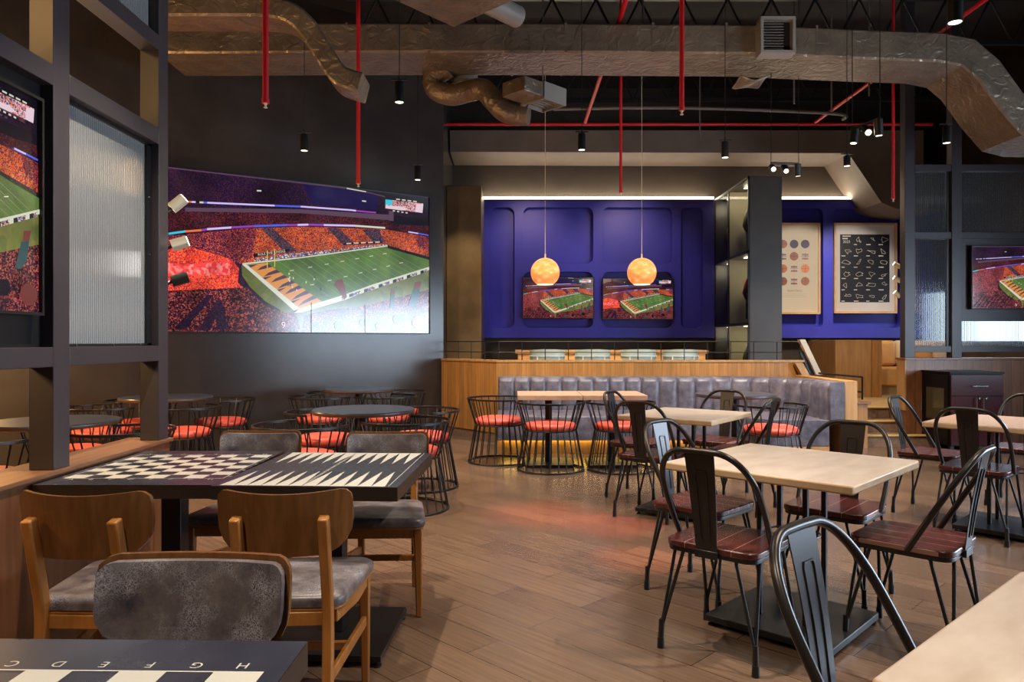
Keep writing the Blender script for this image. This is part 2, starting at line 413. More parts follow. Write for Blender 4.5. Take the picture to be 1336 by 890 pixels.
# lamps
M['led'] = glow('warm_led', (1, .84, .60), 45)
M['lamp'] = glow('lamp_face', (1, .88, .66), 14)
M['lamp_soft'] = glow('lamp_face_soft', (1, .88, .62), 9.0)
M['toeled'] = glow('amber_toe_led', (1, .66, .12), 13)
M['daylight'] = glow('overcast_daylight', (.66, .82, 1.0), 20)
M['daylight_far'] = glow('overcast_daylight_far', (.66, .80, 1.0), 2.6)
def globe_mat():
    m, nt, b = newmat('amber_alabaster_glow')
    tc = nd(nt, 'ShaderNodeTexCoord'); n = nd(nt, 'ShaderNodeTexNoise'); n.inputs['Scale'].default_value = 9; n.inputs['Detail'].default_value = 4
    mp = nd(nt, 'ShaderNodeMapping'); mp.inputs['Scale'].default_value = (1, 1, 1.8); nt.links.new(tc.outputs['Object'], mp.inputs['Vector']); nt.links.new(mp.outputs['Vector'], n.inputs['Vector'])
    r = ramp(nt, [(.3, (.80, .20, .04)), (.52, (.95, .32, .09)), (.72, (1.0, .58, .32))]); nt.links.new(n.outputs['Fac'], r.inputs['Fac'])
    nt.links.new(r.outputs['Color'], b.inputs['Emission Color']); b.inputs['Emission Strength'].default_value = .95
    b.inputs['Base Color'].default_value = (.5, .2, .06, 1); b.inputs['Roughness'].default_value = .18
    return m
M['globe'] = globe_mat()
M['globe_rim'] = glow('globe_bright_rim', (1, .8, .5), 2.2)
# pictures on the screens
M['s_dark'] = screenmat('crowd_dusk', [(.012, .004, .035), (.03, .008, .05), (.06, .012, .04), (.02, .006, .06), (.10, .03, .04), (.015, .004, .04)], scale=230, k=.55, big=4)
M['s_mid'] = screenmat('crowd_dim', [(.03, .004, .025), (.16, .018, .02), (.05, .008, .045), (.28, .04, .02), (.03, .006, .03)], scale=220, k=.5, big=6)
M['s_orange'] = screenmat('crowd_orange', [(.66, .065, .012), (.85, .14, .018), (.30, .03, .03), (.75, .20, .05), (.08, .012, .04), (.70, .08, .015), (.16, .03, .06)], scale=200, k=.8, big=7, vary=.4)
M['s_gap'] = screenmat('crowd_empty', [(.05, .025, .08), (.10, .05, .12), (.20, .08, .12), (.04, .02, .06), (.3, .14, .14)], scale=200, k=.5, big=6, vary=.3)
M['s_mix'] = screenmat('crowd_mixed', [(.14, .015, .05), (.55, .05, .03), (.06, .01, .07), (.25, .04, .08), (.75, .14, .06), (.05, .006, .04)], scale=200, k=.7, big=6, vary=.4)
M['s_red'] = screenmat('crowd_red', [(.90, .03, .02), (1.0, .10, .02), (.5, .02, .04), (.95, .18, .03), (.25, .02, .06), (1, .05, .04)], scale=170, k=1.0, big=6, vary=.4)
M['s_pink'] = screenmat('crowd_flare', [(1, .06, .06), (1, .14, .12), (.9, .04, .05), (1, .25, .22)], scale=60, k=1.0, big=9, vary=.3)
M['s_low'] = screenmat('crowd_front', [(.02, .004, .015), (.12, .015, .03), (.42, .05, .03), (.05, .01, .05), (.012, .003, .01), (.5, .12, .08)], scale=140, k=.65, big=7, vary=.6)
M['s_field'] = screenmat('field_green', [(.075, .15, .028), (.085, .165, .03), (.08, .15, .035), (.095, .16, .035)], scale=14, k=1.0, big=5, vary=.35)
M['s_olive'] = screenmat('apron_olive', [(.13, .15, .03), (.16, .16, .04), (.11, .13, .03)], scale=20, k=1.0, big=6, vary=.3)
M['s_ez'] = screenmat('endzone_orange', flat=(.66, .26, .045))
M['s_stripe'] = screenmat('endzone_stripe', flat=(.07, .03, .07))
M['s_white'] = screenmat('chalk_white', flat=(.62, .62, .50))
M['s_line'] = screenmat('yard_line', flat=(.19, .27, .10))
M['s_lav'] = screenmat('ribbon_lavender', flat=(.62, .50, .95))
M['s_blue'] = screenmat('ribbon_blue', flat=(.08, .12, .75))
M['s_purple'] = screenmat('ribbon_purple', flat=(.28, .05, .42))
M['s_cyan'] = screenmat('board_cyan', flat=(.03, .55, .72))
M['s_ribor'] = screenmat('ribbon_orange', flat=(.8, .16, .06))
M['s_black'] = screenmat('night_sky', flat=(.004, .003, .008))
M['s_navy'] = screenmat('canopy_navy', flat=(.010, .004, .055))
M['s_mauve'] = screenmat('fascia_mauve', flat=(.10, .055, .09))
M['s_board'] = screenmat('board_picture', [(.75, .35, .40), (.55, .10, .06), (.03, .03, .12), (.8, .55, .6), (.7, .2, .08), (.3, .3, .35)], scale=150, k=1.0, big=8, vary=.2)
M['s_pinkw'] = screenmat('board_pinkwhite', flat=(.75, .58, .66))
M['s_skin'] = screenmat('raised_hand', flat=(.16, .035, .03))
M['s_teal'] = screenmat('raised_sleeve', flat=(.02, .07, .08))
M['s_yellow'] = screenmat('goal_post', flat=(.75, .5, .05))
M['s_people'] = screenmat('sideline_people', [(.7, .7, .75), (.10, .05, .08), (.35, .12, .06), (.08, .12, .4), (.05, .03, .05), (.5, .35, .25)], scale=130, k=1.0, big=6, vary=.3)
# ------------------------------------------------------------------ displays
PIC = dict(
 sky=[(0.49, 0.0), (0.611, 0.0), (0.705, 0.013), (0.803, 0.032), (0.82, 0.046), (1.0, 0.126), (1.0, 0.0)],
 truss=[(0.002, 0.009), (0.303, 0.007), (0.55, 0.005), (0.642, 0.005), (0.722, 0.013), (0.803, 0.032)],
 navy=[(0.467, 0.015), (0.642, 0.01), (0.77, 0.033), (0.77, 0.132), (0.658, 0.136), (0.505, 0.137)],
 rib1=[(0.041, 0.206), (0.152, 0.196), (0.364, 0.174), (0.461, 0.163), (0.658, 0.152), (0.68, 0.153), (0.764, 0.152)],
 band=[(0.058, 0.241), (0.461, 0.181), (0.82, 0.157), (0.82, 0.196), (0.461, 0.207), (0.058, 0.265)],
 rib2=[(0.005, 0.409), (0.058, 0.387), (0.111, 0.372), (0.129, 0.363), (0.211, 0.34), (0.292, 0.319), (0.409, 0.294), (0.449, 0.287), (0.49, 0.279), (0.55, 0.272), (0.674, 0.258), (0.803, 0.254)],
 lower=[(0.211, 0.351), (0.475, 0.294), (0.803, 0.265), (0.905, 0.278), (1.0, 0.293), (1.0, 0.443), (0.813, 0.374), (0.461, 0.49), (0.249, 0.562), (0.211, 0.492)],
 d1=[(0.314, 0.331), (0.355, 0.32), (0.446, 0.456), (0.409, 0.485)],
 d2=[(0.562, 0.289), (0.608, 0.285), (0.67, 0.376), (0.63, 0.402)],
 d3=[(0.705, 0.279), (0.777, 0.268), (0.803, 0.359), (0.757, 0.37)],
 mix=[(0.002, 0.423), (0.217, 0.355), (0.251, 0.567), (0.002, 0.507)],
 red=[(0.002, 0.502), (0.058, 0.472), (0.211, 0.541), (0.238, 0.597), (0.233, 0.686), (0.259, 0.724), (0.002, 0.767)],
 pink=[(0.002, 0.586), (0.071, 0.589), (0.206, 0.547), (0.206, 0.639), (0.002, 0.665)],
 low=[(0.002, 0.753), (0.265, 0.714), (0.305, 0.791), (0.352, 0.849), (0.443, 0.867), (0.461, 1.0), (0.002, 1.0)],
 sidegrass=[(0.246, 0.572), (0.435, 0.857), (0.405, 0.875), (0.33, 0.80), (0.275, 0.71), (0.248, 0.64)],
 field=[(0.249, 0.565), (0.461, 0.503), (0.813, 0.379), (1.0, 0.445), (1.0, 0.52), (0.751, 0.666), (0.461, 0.856), (0.435, 0.857)],
 ez=[(0.267, 0.57), (0.336, 0.551), (0.541, 0.79), (0.449, 0.851)],
 ozl=[(0.249, 0.572), (0.262, 0.566), (0.455, 0.84), (0.435, 0.857)],
 sidew=[(0.435, 0.872), (0.461, 0.838), (0.642, 0.732), (0.751, 0.658), (1.0, 0.511), (1.0, 0.534), (0.751, 0.683), (0.642, 0.77), (0.467, 0.866)],
 farline=[(0.249, 0.562), (0.461, 0.499), (0.813, 0.376), (0.813, 0.384), (0.461, 0.507), (0.249, 0.572)],
 farpeople=[(0.292, 0.528), (0.461, 0.469), (0.674, 0.408), (0.803, 0.37), (0.813, 0.374), (0.461, 0.495), (0.292, 0.548)],
 darkend=[(0.813, 0.379), (1.0, 0.437), (1.0, 0.46), (0.813, 0.396)],
 banner=[(0.286, 0.499), (0.417, 0.449), (0.42, 0.466), (0.289, 0.521)],
 apron=[(0.443, 0.872), (0.642, 0.77), (0.751, 0.683), (1.0, 0.534), (1.0, 1.0), (0.461, 1.0)],
 lowr=[(0.475, 0.886), (0.562, 0.847), (0.705, 0.816), (1.0, 0.678), (1.0, 1.0), (0.461, 1.0)],
 hand=[(0.589, 0.672), (0.602, 0.639), (0.623, 0.632), (0.633, 0.68), (0.642, 0.754), (0.63, 0.776), (0.611, 0.713)],
 arm1=[(0.827, 0.722), (0.844, 0.721), (0.844, 0.822), (0.823, 0.822)],
 arm2=[(0.926, 0.683), (0.957, 0.669), (0.95, 0.761), (0.926, 0.807), (0.902, 0.808)])
SM = ['s_dark', 's_mid', 's_orange', 's_gap', 's_mix', 's_red', 's_pink', 's_low', 's_field', 's_olive', 's_ez', 's_stripe', 's_white', 's_line',
      's_lav', 's_blue', 's_purple', 's_cyan', 's_ribor', 's_black', 's_navy', 's_mauve', 's_board', 's_pinkw', 's_skin', 's_teal', 's_yellow', 's_people']
SI = {n: i for i, n in enumerate(SM)}
def lerp2(a, b, t): return (a[0] + (b[0] - a[0]) * t, a[1] + (b[1] - a[1]) * t)
def stadium(w, h, red=True):
    mb = MB(); lay = [0]
    def P(pts, m, up=1):
        lay[0] += up
        y = -.00025 * lay[0]
        A2 = sum(pts[i - 1][0] * pts[i][1] - pts[i][0] * pts[i - 1][1] for i in range(len(pts)))
        if A2 > 0: pts = list(reversed(pts))
        mb.poly([((u - .5) * w, y, (.5 - v) * h) for u, v in pts], SI[m], [(u * w / h, 1 - v) for u, v in pts])
    def LN(pts, th, ms):
        lay[0] += 1; n = len(pts) - 1
        for i in range(n):
            (u0, v0), (u1, v1) = pts[i], pts[i + 1]
            m = ms[i % len(ms)] if isinstance(ms, list) else ms
            P([(u0, v0 - th / 2), (u1, v1 - th / 2), (u1, v1 + th / 2), (u0, v0 + th / 2)], m, 0)
    def dash(a, b, k, ms, th):
        pts = [lerp2(a, b, i / k) for i in range(k + 1)]; LN(pts, th, ms)
    Q = PIC
    P([(0, 0), (1, 0), (1, 1), (0, 1)], 's_dark')
    P([(0, .27), (.46, .205), (.82, .19), (1, .21), (1, .46), (0, .55)], 's_mid')
    P(Q['navy'], 's_navy'); P(Q['sky'], 's_black'); LN(Q['truss'], .007, ['s_mauve', 's_mauve', 's_mauve', 's_white', 's_mauve'])
    P([(.80, .16), (1, .16), (1, .21), (.86, .22), (.80, .2)], 's_black')
    P(Q['band'], 's_mauve'); P([(.82, .13), (.84, .13), (.84, .2), (.82, .2)], 's_mauve')
    LN(Q['rib1'], .011, ['s_lav', 's_lav', 's_blue', 's_lav', 's_lav', 's_purple'])
    dash((.041, .206), (.13, .198), 7, ['s_white', 's_blue', 's_ribor', 's_lav', 's_black'], .011)
    P([(.30, .085), (.316, .083), (.316, .092), (.30, .094)], 's_white'); P([(.705, .075), (.722, .076), (.722, .085), (.705, .084)], 's_white')
    P(Q['lower'], 's_orange')
    for k in ('d1', 'd2', 'd3'): P(Q[k], 's_gap')
    P([(.211, .351), (.30, .335), (.28, .53), (.235, .53)], 's_mix'); P([(.93, .285), (1, .295), (1, .40), (.95, .37)], 's_mix')
    P(Q['mix'], 's_mix'); P(Q['red'], 's_red' if red else 's_mix')
    if red: P(Q['pink'], 's_pink')
    LN(Q['rib2'], .013, ['s_cyan', 's_ribor', 's_purple', 's_lav', 's_purple', 's_blue', 's_purple', 's_lav', 's_purple', 's_lav', 's_white'])
    LN([(.905, .267), (.95, .272), (.998, .279)], .009, ['s_lav', 's_blue'])
    P(Q['low'], 's_low'); P(Q['farpeople'], 's_people'); P(Q['sidegrass'], 's_olive'); P(Q['apron'], 's_olive'); P(Q['lowr'], 's_low')
    P(Q['banner'], 's_black'); P([(.63, .385), (.79, .352), (.79, .364), (.63, .397)], 's_black')
    dash((.64, .386), (.78, .357), 14, ['s_white', 's_white', 's_black'], .007)
    P(Q['field'], 's_field')
    for i in range(1, 15):
        f = (i / 15) ** .9
        a = (.336 + .477 * f, .551 - .172 * f); b = (.541 + .459 * f, .79 - .27 * f)
        d = .0013
        P([(a[0] - d, a[1]), (a[0] + d, a[1]), (b[0] + d, b[1]), (b[0] - d, b[1])], 's_line', 1 if i == 1 else 0)
    for t in (.24, .62):
        for i in range(1, 15, 2):
            f = (i / 15) ** .9
            a = (.336 + .477 * f, .551 - .172 * f); b = (.541 + .459 * f, .79 - .27 * f); c = lerp2(a, b, t)
            P([(c[0] - .008, c[1] + .002), (c[0] + .008, c[1] - .005), (c[0] + .008, c[1]), (c[0] - .008, c[1] + .006)], 's_white', 1 if i == 1 else 0)
    P(Q['ez'], 's_ez')
    A, B, Cc, D = Q['ez']
    def E(s, t): return lerp2(lerp2(A, D, s), lerp2(B, Cc, s), t)
    lay[0] += 1
    for i in range(7):
        s0 = .03 + i * .135
        P([E(s0, 1), E(s0 + .07, 1), E(s0 + .09, .45), E(s0 + .1, .12), E(s0 + .04, .5)], 's_stripe', 0)
        if i % 2 == 0: P([E(s0 - .02, 0), E(min(1, s0 + .03), 0), E(s0 - .02, .5)], 's_stripe', 0)
    P(Q['ozl'], 's_white'); P(Q['farline'], 's_white'); P(Q['darkend'], 's_black'); P(Q['sidew'], 's_white')
    dash((.62, .765), (.99, .538), 24, ['s_people', 's_white', 's_black', 's_people'], .022)
    # people in front, raised arms
    P(Q['hand'], 's_skin'); P(Q['arm1'], 's_teal'); P(Q['arm2'], 's_teal')
    P([(.826, .722), (.832, .685), (.846, .70), (.844, .722)], 's_skin'); P([(.93, .683), (.935, .63), (.965, .62), (.957, .67)], 's_skin')
    for (u, v, r, m) in ((.86, .90, .025, 's_black'), (.955, .92, .035, 's_skin'), (.71, .93, .018, 's_black'), (.61, .95, .02, 's_teal'), (.78, .95, .02, 's_low')):
        P([(u + r * math.cos(a * PI / 6), v + 1.5 * r * math.sin(a * PI / 6)) for a in range(12)], m)
    if red:
        for (u0, v0, u1, v1) in ((.02, .98, .14, .77), (.10, .99, .16, .83), (.16, .985, .165, .80)):
            P([(u0, v0), (u0 + .04, v0), (u1 + .012, v1), (u1 - .008, v1)], 's_dark')
    else:
        for i in range(9):
            u0 = .01 + i * .035
            P([(u0, .99), (u0 + .012, .99), (u0 + .09, .80), (u0 + .082, .80)], 's_dark')
    # goal post, score board
    P([(.335, .47), (.338, .47), (.338, .585), (.335, .585)], 's_yellow'); P([(.362, .46), (.365, .46), (.365, .575), (.362, .575)], 's_yellow')
    P([(.803, .052), (.972, .051), (.968, .12), (.803, .115)], 's_board'); P([(.803, .052), (.833, .052), (.833, .088), (.803, .088)], 's_cyan')
    P([(.803, .095), (.875, .09), (.905, .105), (.875, .118), (.803, .115)], 's_pinkw'); P([(.94, .06), (.972, .055), (.968, .12), (.935, .118)], 's_pinkw')
    dash((.85, .041), (.95, .043), 12, ['s_white', 's_white', 's_black'], .008)
    dash((.835, .127), (.91, .133), 8, ['s_white', 's_black'], .008)
    lay[0] += 1
    for i in range(14):
        u = .40 + random.random() * .14; v = .60 + random.random() * .13
        P([(u, v), (u + .004, v), (u + .004, v + .014), (u, v + .014)], 's_white' if i % 3 else 's_stripe', 0)
    y = -.00025 * (lay[0] + 2)
    me = text_mesh('RULE THE JUNGLE', .022 * h); ang = math.atan2(.05 * h, .131 * w)
    mb.addmesh(me, Matrix.Translation(((.352 - .5) * w, y, (.5 - .484) * h)) @ Matrix.Rotation(-ang, 4, 'Y') @ Matrix.Scale(.131 * w / .19 / h * .105 if False else 1, 4) @ XZ, SI['s_white'])
    me = text_mesh('9', .06 * h)
    mb.addmesh(me, Matrix.Translation(((.395 - .5) * w, y, (.5 - .955) * h)) @ XZ, SI['s_pinkw'])
    return mb
def display(name, label, cat, loc, rz, w, h, bez=.012, depth=.05, red=True, seams=False, group=None, wall=True):
    """flat screen: local -Y is its face, origin at the centre of the picture"""
    t = thing(name, label, cat, loc, rz, group)
    MB().box(-w / 2 - bez, w / 2 + bez, .002, depth, -h / 2 - bez, h / 2 + bez).build('housing', M['black'], t, bevel=.003)
    fr = MB()
    for (a, b, c, d) in ((-w / 2 - bez, w / 2 + bez, h / 2, h / 2 + bez), (-w / 2 - bez, w / 2 + bez, -h / 2 - bez, -h / 2), (-w / 2 - bez, -w / 2, -h / 2, h / 2), (w / 2, w / 2 + bez, -h / 2, h / 2)):
        fr.box(a, b, -.022, .002, c, d)
    fr.build('bezel', M['black'], t)
    p = stadium(w, h, red).build('screen', [M[k] for k in SM], t, smooth=0, fix=False)
    if seams:
        s = MB()
        s.box(-w * .0008, w * .0008, -.0245, -.0238, -h / 2, -h * .30); s.box(w * .215, w * .2162, -.0245, -.0238, -h / 2, -h * .30)
        s.build('panel_seam', M['black'], t)
    return t

# ------------------------------------------------------------------ wooden dining chair (front looks to +Y)
def back_surface(W, zb, zt, rt, rb, yoff, thick, curve=.068, lean=.13, zmid=.72, nx=18, nz=10):
    def hw(z):
        d = W / 2
        if z > zt - rt: q = z - (zt - rt); d = W / 2 - rt + math.sqrt(max(0, rt * rt - q * q))
        elif z < zb + rb: q = (zb + rb) - z; d = W / 2 - rb + math.sqrt(max(0, rb * rb - q * q))
        return d
    def pt(i, j, off):
        v = j / nz; v = .5 - .5 * math.cos(PI * v); z = zb + (zt - zb) * v
        x = (2 * i / nx - 1) * hw(min(max(z, zb + 1e-4), zt - 1e-4))
        y = yoff + curve * (x / (W / 2)) ** 2 - (z - zmid) * lean + off
        z -= .012 * (1 - (x / (W / 2)) ** 2) * v
        return Vector((x, y, z))
    mb = MB(); V = []; Fc = []
    for off in (0, thick):
        for j in range(nz + 1):
            for i in range(nx + 1): V.append(pt(i, j, off))
    w = nx + 1; B = w * (nz + 1)
    for j in range(nz):
        for i in range(nx):
            a = j * w + i
            Fc.append((a, a + 1, a + w + 1, a + w)); Fc.append((B + a + w, B + a + w + 1, B + a + 1, B + a))
    rim = [i for i in range(w)] + [j * w + nx for j in range(1, nz + 1)] + [nz * w + i for i in range(nx - 1, -1, -1)] + [j * w for j in range(nz - 1, 0, -1)]
    for a, b in zip(rim, rim[1:] + rim[:1]): Fc.append((a, b, B + b, B + a))
    mb._faces(V, Fc); return mb
def seat_outline(wf, wb, yb, yf, n=8):
    pts = []
    for i in range(n + 1): t = i / n; pts.append((-wf / 2 + wf * t, yf + .028 * math.sin(PI * t)))          # front edge bows out
    out = []
    r = .06
    P = [(-wb / 2, yb), (wb / 2, yb), (wf / 2, yf), (-wf / 2, yf)]
    for k in range(4):
        p0, p1, p2 = Vector(P[k - 1]), Vector(P[k]), Vector(P[(k + 1) % 4])
        a = p1 + (p0 - p1).normalized() * r; b = p1 + (p2 - p1).normalized() * r
        for i in range(6):
            t = i / 5; q = (1 - t) ** 2 * a + 2 * t * (1 - t) * p1 + t * t * b
            out.append((q.x, q.y + (.02 * (1 - (2 * q.x / wf) ** 2) if q.y > yf - .06 else 0)))
    return out
def wood_chair(label, group):
    t = thing('dining_chair', label, 'chair', (0, 0, 0), 0, group)
    oc = seat_outline(.47, .36, -.195, .235)
    # cushion, slightly domed
    cu = MB(); n = len(oc); cxy = Vector((0, .02))
    rings = [(1.0, .432), (1.01, .448), (1.0, .462), (.94, .472), (.6, .477), (.2, .479)]
    V = []
    for s, z in rings:
        for x, y in oc: V.append(Vector((x * s, cxy.y + (y - cxy.y) * s, z)))
    fs = []
    for j in range(len(rings) - 1):
        for i in range(n): fs.append((j * n + i, j * n + (i + 1) % n, (j + 1) * n + (i + 1) % n, (j + 1) * n + i))
    fs.append(tuple(range(n - 1, -1, -1))); fs.append(tuple((len(rings) - 1) * n + i for i in range(n)))
    cu._faces(V, fs); cu.build('seat_cushion', M['leather'], t, smooth=60)
    fr = MB()
    o2 = [(x * .985, y * .985) for x, y in oc]
    fr.prism(o2, .418, .4315)
    fr.box(-.185, .185, .185, .212, .372, .4185); fr.box(-.13, .13, -.198, -.172, .372, .4185)
    for sx in (-1, 1):
        fr.sweep([(sx * .15, -.17, .397), (sx * .19, .02, .397), (sx * .198, .20, .397)], [(-.012, -.022), (.012, -.022), (.012, .022), (-.012, .022)], up=(0, 0, 1))
    fr.build('seat_frame', M['wood_chair'], t, bevel=.004)
    rr = [(-.017, -.02), (.017, -.02), (.017, .02), (-.017, .02)]
    for sx in (-1, 1):
        b = MB(); V = []
        for z, s in ((0, .0135), (.25, .018), (.418, .021)):
            y = .197; x = sx * (.196 + (.418 - z) * .01)
            V += [Vector((x - s, y - s, z)), Vector((x + s, y - s, z)), Vector((x + s, y + s, z)), Vector((x - s, y + s, z))]
        fs = [(3, 2, 1, 0), (8, 9, 10, 11)] + [(j * 4 + i, j * 4 + (i + 1) % 4, (j + 1) * 4 + (i + 1) % 4, (j + 1) * 4 + i) for j in (0, 1) for i in range(4)]
        b._faces(V, fs); b.build('leg', M['wood_chair'], t, bevel=.006)
    for sx in (-1, 1):
        path = smooth_path([(sx * .142, -.240, 0), (sx * .14, -.220, .2), (sx * .138, -.206, .42), (sx * .137, -.236, .58), (sx * .136, -.274, .745)], 4)
        MB().sweep(path, rr, up=(0, 1, 0)).build('leg', M['wood_chair'], t, bevel=.006)
    for sx in (-1, 1):
        MB().sweep([(sx * .141, -.215, .205), (sx * .199, .19, .245)], [(-.009, -.019), (.009, -.019), (.009, .019), (-.009, .019)], up=(0, 0, 1)).build('stretcher', M['wood_chair'], t, bevel=.004)
    MB().box(-.172, .172, .0, .02, .21, .24).build('stretcher', M['wood_chair'], t, bevel=.004)
    bk = back_surface(.432, .612, .828, .038, .105, -.262, .014).build('backrest', M['wood_back'], t, smooth=50)
    pad = back_surface(.410, .624, .816, .03, .096, -.2478, .02).build('back_pad', M['leather'], t, smooth=60)
    pad.data.update()
    return t
# ------------------------------------------------------------------ bent-tube metal chair
def metal_chair(label, group):
    t = thing('metal_chair', label, 'chair', (0, 0, 0), 0, group)
    MB().prism(rrect(-.203, .203, -.20, .205, .06, 6), .438, .466).build('seat', M['seatwood'], t, bevel=.006)
    MB().prism(rrect(-.198, .198, -.195, .20, .055, 6), .420, .4385).build('seat_frame', M['wire'], t, bevel=.003)
    half = [(.206, .0), (.212, .25), (.212, .5), (.204, .68), (.18, .83), (.142, .935), (.095, .99), (.04, 1.0)]
    prof = [(x, s) for x, s in half] + [(-x, s) for x, s in reversed(half)]
    def hp(x, s): return Vector((x, -.035 + (-.275 + .035) * s, .445 + (.86 - .445) * s))
    MB().tube(smooth_path([hp(x, s) for x, s in prof], 4), .0125, 10).build('back_hoop', M['steel_tube'], t, smooth=60)
    sp = MB(); n = 10; V = []
    for off in (0, .0035):
        for j in range(n + 1):
            s = j / n; w = .046 + .019 * s; y = -.205 - .068 * s + .006 * math.sin(PI * s); z = .44 + .412 * s
            V += [Vector((-w, y + off, z)), Vector((w, y + off, z))]
    B = 2 * (n + 1); fs = []
    for j in range(n):
        a = 2 * j
        fs += [(a, a + 1, a + 3, a + 2), (B + a + 2, B + a + 3, B + a + 1, B + a), (a, a + 2, B + a + 2, B + a), (a + 1, B + a + 1, B + a + 3, a + 3)]
    fs += [(0, B, B + 1, 1), (2 * n, 2 * n + 1, B + 2 * n + 1, B + 2 * n)]
    sp._faces(V, fs)
    for sd in (-.001, .0045):
        def q(x, s): return Vector((x, -.205 - .068 * s + .006 * math.sin(PI * s) + sd, .44 + .412 * s))
        sp.tube([q(-.019, .14), q(-.022, .5), q(-.025, .80), q(-.02, .825), q(.02, .825), q(.025, .80), q(.022, .5), q(.019, .14)], .0036, 6)
    sp.build('backrest', M['splat'], t, smooth=50)
    MB().box(-.05, .05, -.212, -.196, .418, .45).build('bracket', M['wire'], t, bevel=.002)
    for sx in (-1, 1):
        for sy in (-1, 1):
            l = MB(); f = Vector((sx * .205, sy * .205, .10))
            for a in ((sx * .186, sy * .115, .424), (sx * .115, sy * .183, .424)):
                l.rod(a, f + Vector(((a[0] - f.x) * .03, (a[1] - f.y) * .03, 0)), .0078, 8)
            l.rod(f + Vector((0, 0, .02)), (sx * .208, sy * .208, .03), .0125, 8)
            lg = l.build('leg', M['wire'], t, smooth=50)
            MB().rod((sx * .208, sy * .208, .045), (sx * .208, sy * .208, 0), .0145, 10, r2=.016).build('foot_cap', M['black'], lg, smooth=50)
    return t

# ------------------------------------------------------------------ wire drum chair with a red seat
def wire_chair(label, group):
    t = thing('wire_chair', label, 'chair', (0, 0, 0), 0, group)
    MB().lathe([(.20, .405), (.246, .41), (.258, .425), (.26, .45), (.25, .47), (.21, .483), (.1, .488), (.0, .488)], 40).build('seat', M['red'], t, smooth=60)
    rw, rb, rt = .262, .335, .345
    opening = math.radians(112)
    a0 = PI / 2 + opening / 2; a1 = PI / 2 + 2 * PI - opening / 2
    rail = [(rt * math.cos(a0 + (a1 - a0) * i / 40), rt * math.sin(a0 + (a1 - a0) * i / 40), .68) for i in range(41)]
    MB().sweep(rail, [(-.007, -.010), (.007, -.010), (.007, .010), (-.007, .010)], up=(0, 0, 1)).build('top_rail', M['wire'], t, bevel=.002)
    def ring(r, z): return [(r * math.cos(2 * PI * i / 40), r * math.sin(2 * PI * i / 40), z) for i in range(40)]
    MB().tube(ring(rb, .01), .0095, 8, closed=True).build('base_ring', M['wire'], t)
    MB().tube(ring(rw, .405), .007, 8, closed=True).build('seat_ring', M['wire'], t)
    cage = MB(); N = 24
    for i in range(N):
        a = a0 + (i + .0) * 2 * PI / N; c, s = math.cos(a), math.sin(a)
        cage.rod((rw * c, rw * s, .405), (rb * c, rb * s, .01), .0056, 6)
        if a <= a1 + 1e-3: cage.rod((rw * c, rw * s, .405), (rt * c, rt * s, .68), .0056, 6)
    cage.rod((rw * math.cos(a1), rw * math.sin(a1), .405), (rt * math.cos(a1), rt * math.sin(a1), .68), .0056, 6)
    cage.build('wire_cage', M['wire'], t, smooth=60)
    cross = MB(); cross.rod((-rw, 0, .403), (rw, 0, .403), .006); cross.rod((0, -rw, .403), (0, rw, .403), .006); cross.build('seat_support', M['wire'], t)
    return t

# ------------------------------------------------------------------ tables
def cafe_table(label, loc, rz, w, d, top='laminate', edge='lam_edge', group=None):
    t = thing('cafe_table', label, 'table', loc, rz, group)
    MB().prism(rrect(-w / 2, w / 2, -d / 2, d / 2, .012, 3), .713, .75, m=1, mtop=0).build('tabletop', [M[top], M[edge]], t, bevel=.008, segs=3)
    MB().box(-.17, .17, -.17, .17, .705, .713).build('top_bracket', M['black'], t)
    for sx in (-1, 1):
        for sy in (-1, 1):
            MB().box(sx * .105 - .011, sx * .105 + .011, sy * .105 - .011, sy * .105 + .011, .05, .706).build('post', M['black'], t, bevel=.002)
    MB().tube([(.12 * math.cos(i * PI / 12), .12 * math.sin(i * PI / 12), .42) for i in range(24)], .0045, 6, closed=True).build('tie_ring', M['black'], t)
    b = MB().prism(rrect(-.285, .285, -.285, .285, .01, 2), .022, .052).build('base_plate', M['black'], t, bevel=.003)
    for sx in (-1, 1):
        for sy in (-1, 1):
            MB().lathe([(.016, 0), (.018, .008), (.008, .01), (.008, .024)], 12, (sx * .262, sy * .262, 0)).build('leveling_foot', M['black'], b)
    return t
def round_table(label, loc, r=.41, group=None):
    t = thing('round_table', label, 'table', loc, 0, group)
    MB().lathe([(.0, .715), (r - .02, .715), (r - .004, .72), (r, .73), (r, .742), (r - .004, .75), (0, .75)], 56, mats=[1, 1, 1, 1, 0, 0]).build('tabletop', [M['round_top'], M['round_edge']], t, smooth=40)
    MB().lathe([(.04, .03), (.04, .69), (.12, .70), (.12, .715)], 24).build('column', M['black'], t)
    MB().lathe([(.25, 0), (.25, .012), (.20, .022), (.06, .034), (0, .034)], 40).build('base_plate', M['black'], t)
    return t
LET = 'ABCDEFGH'
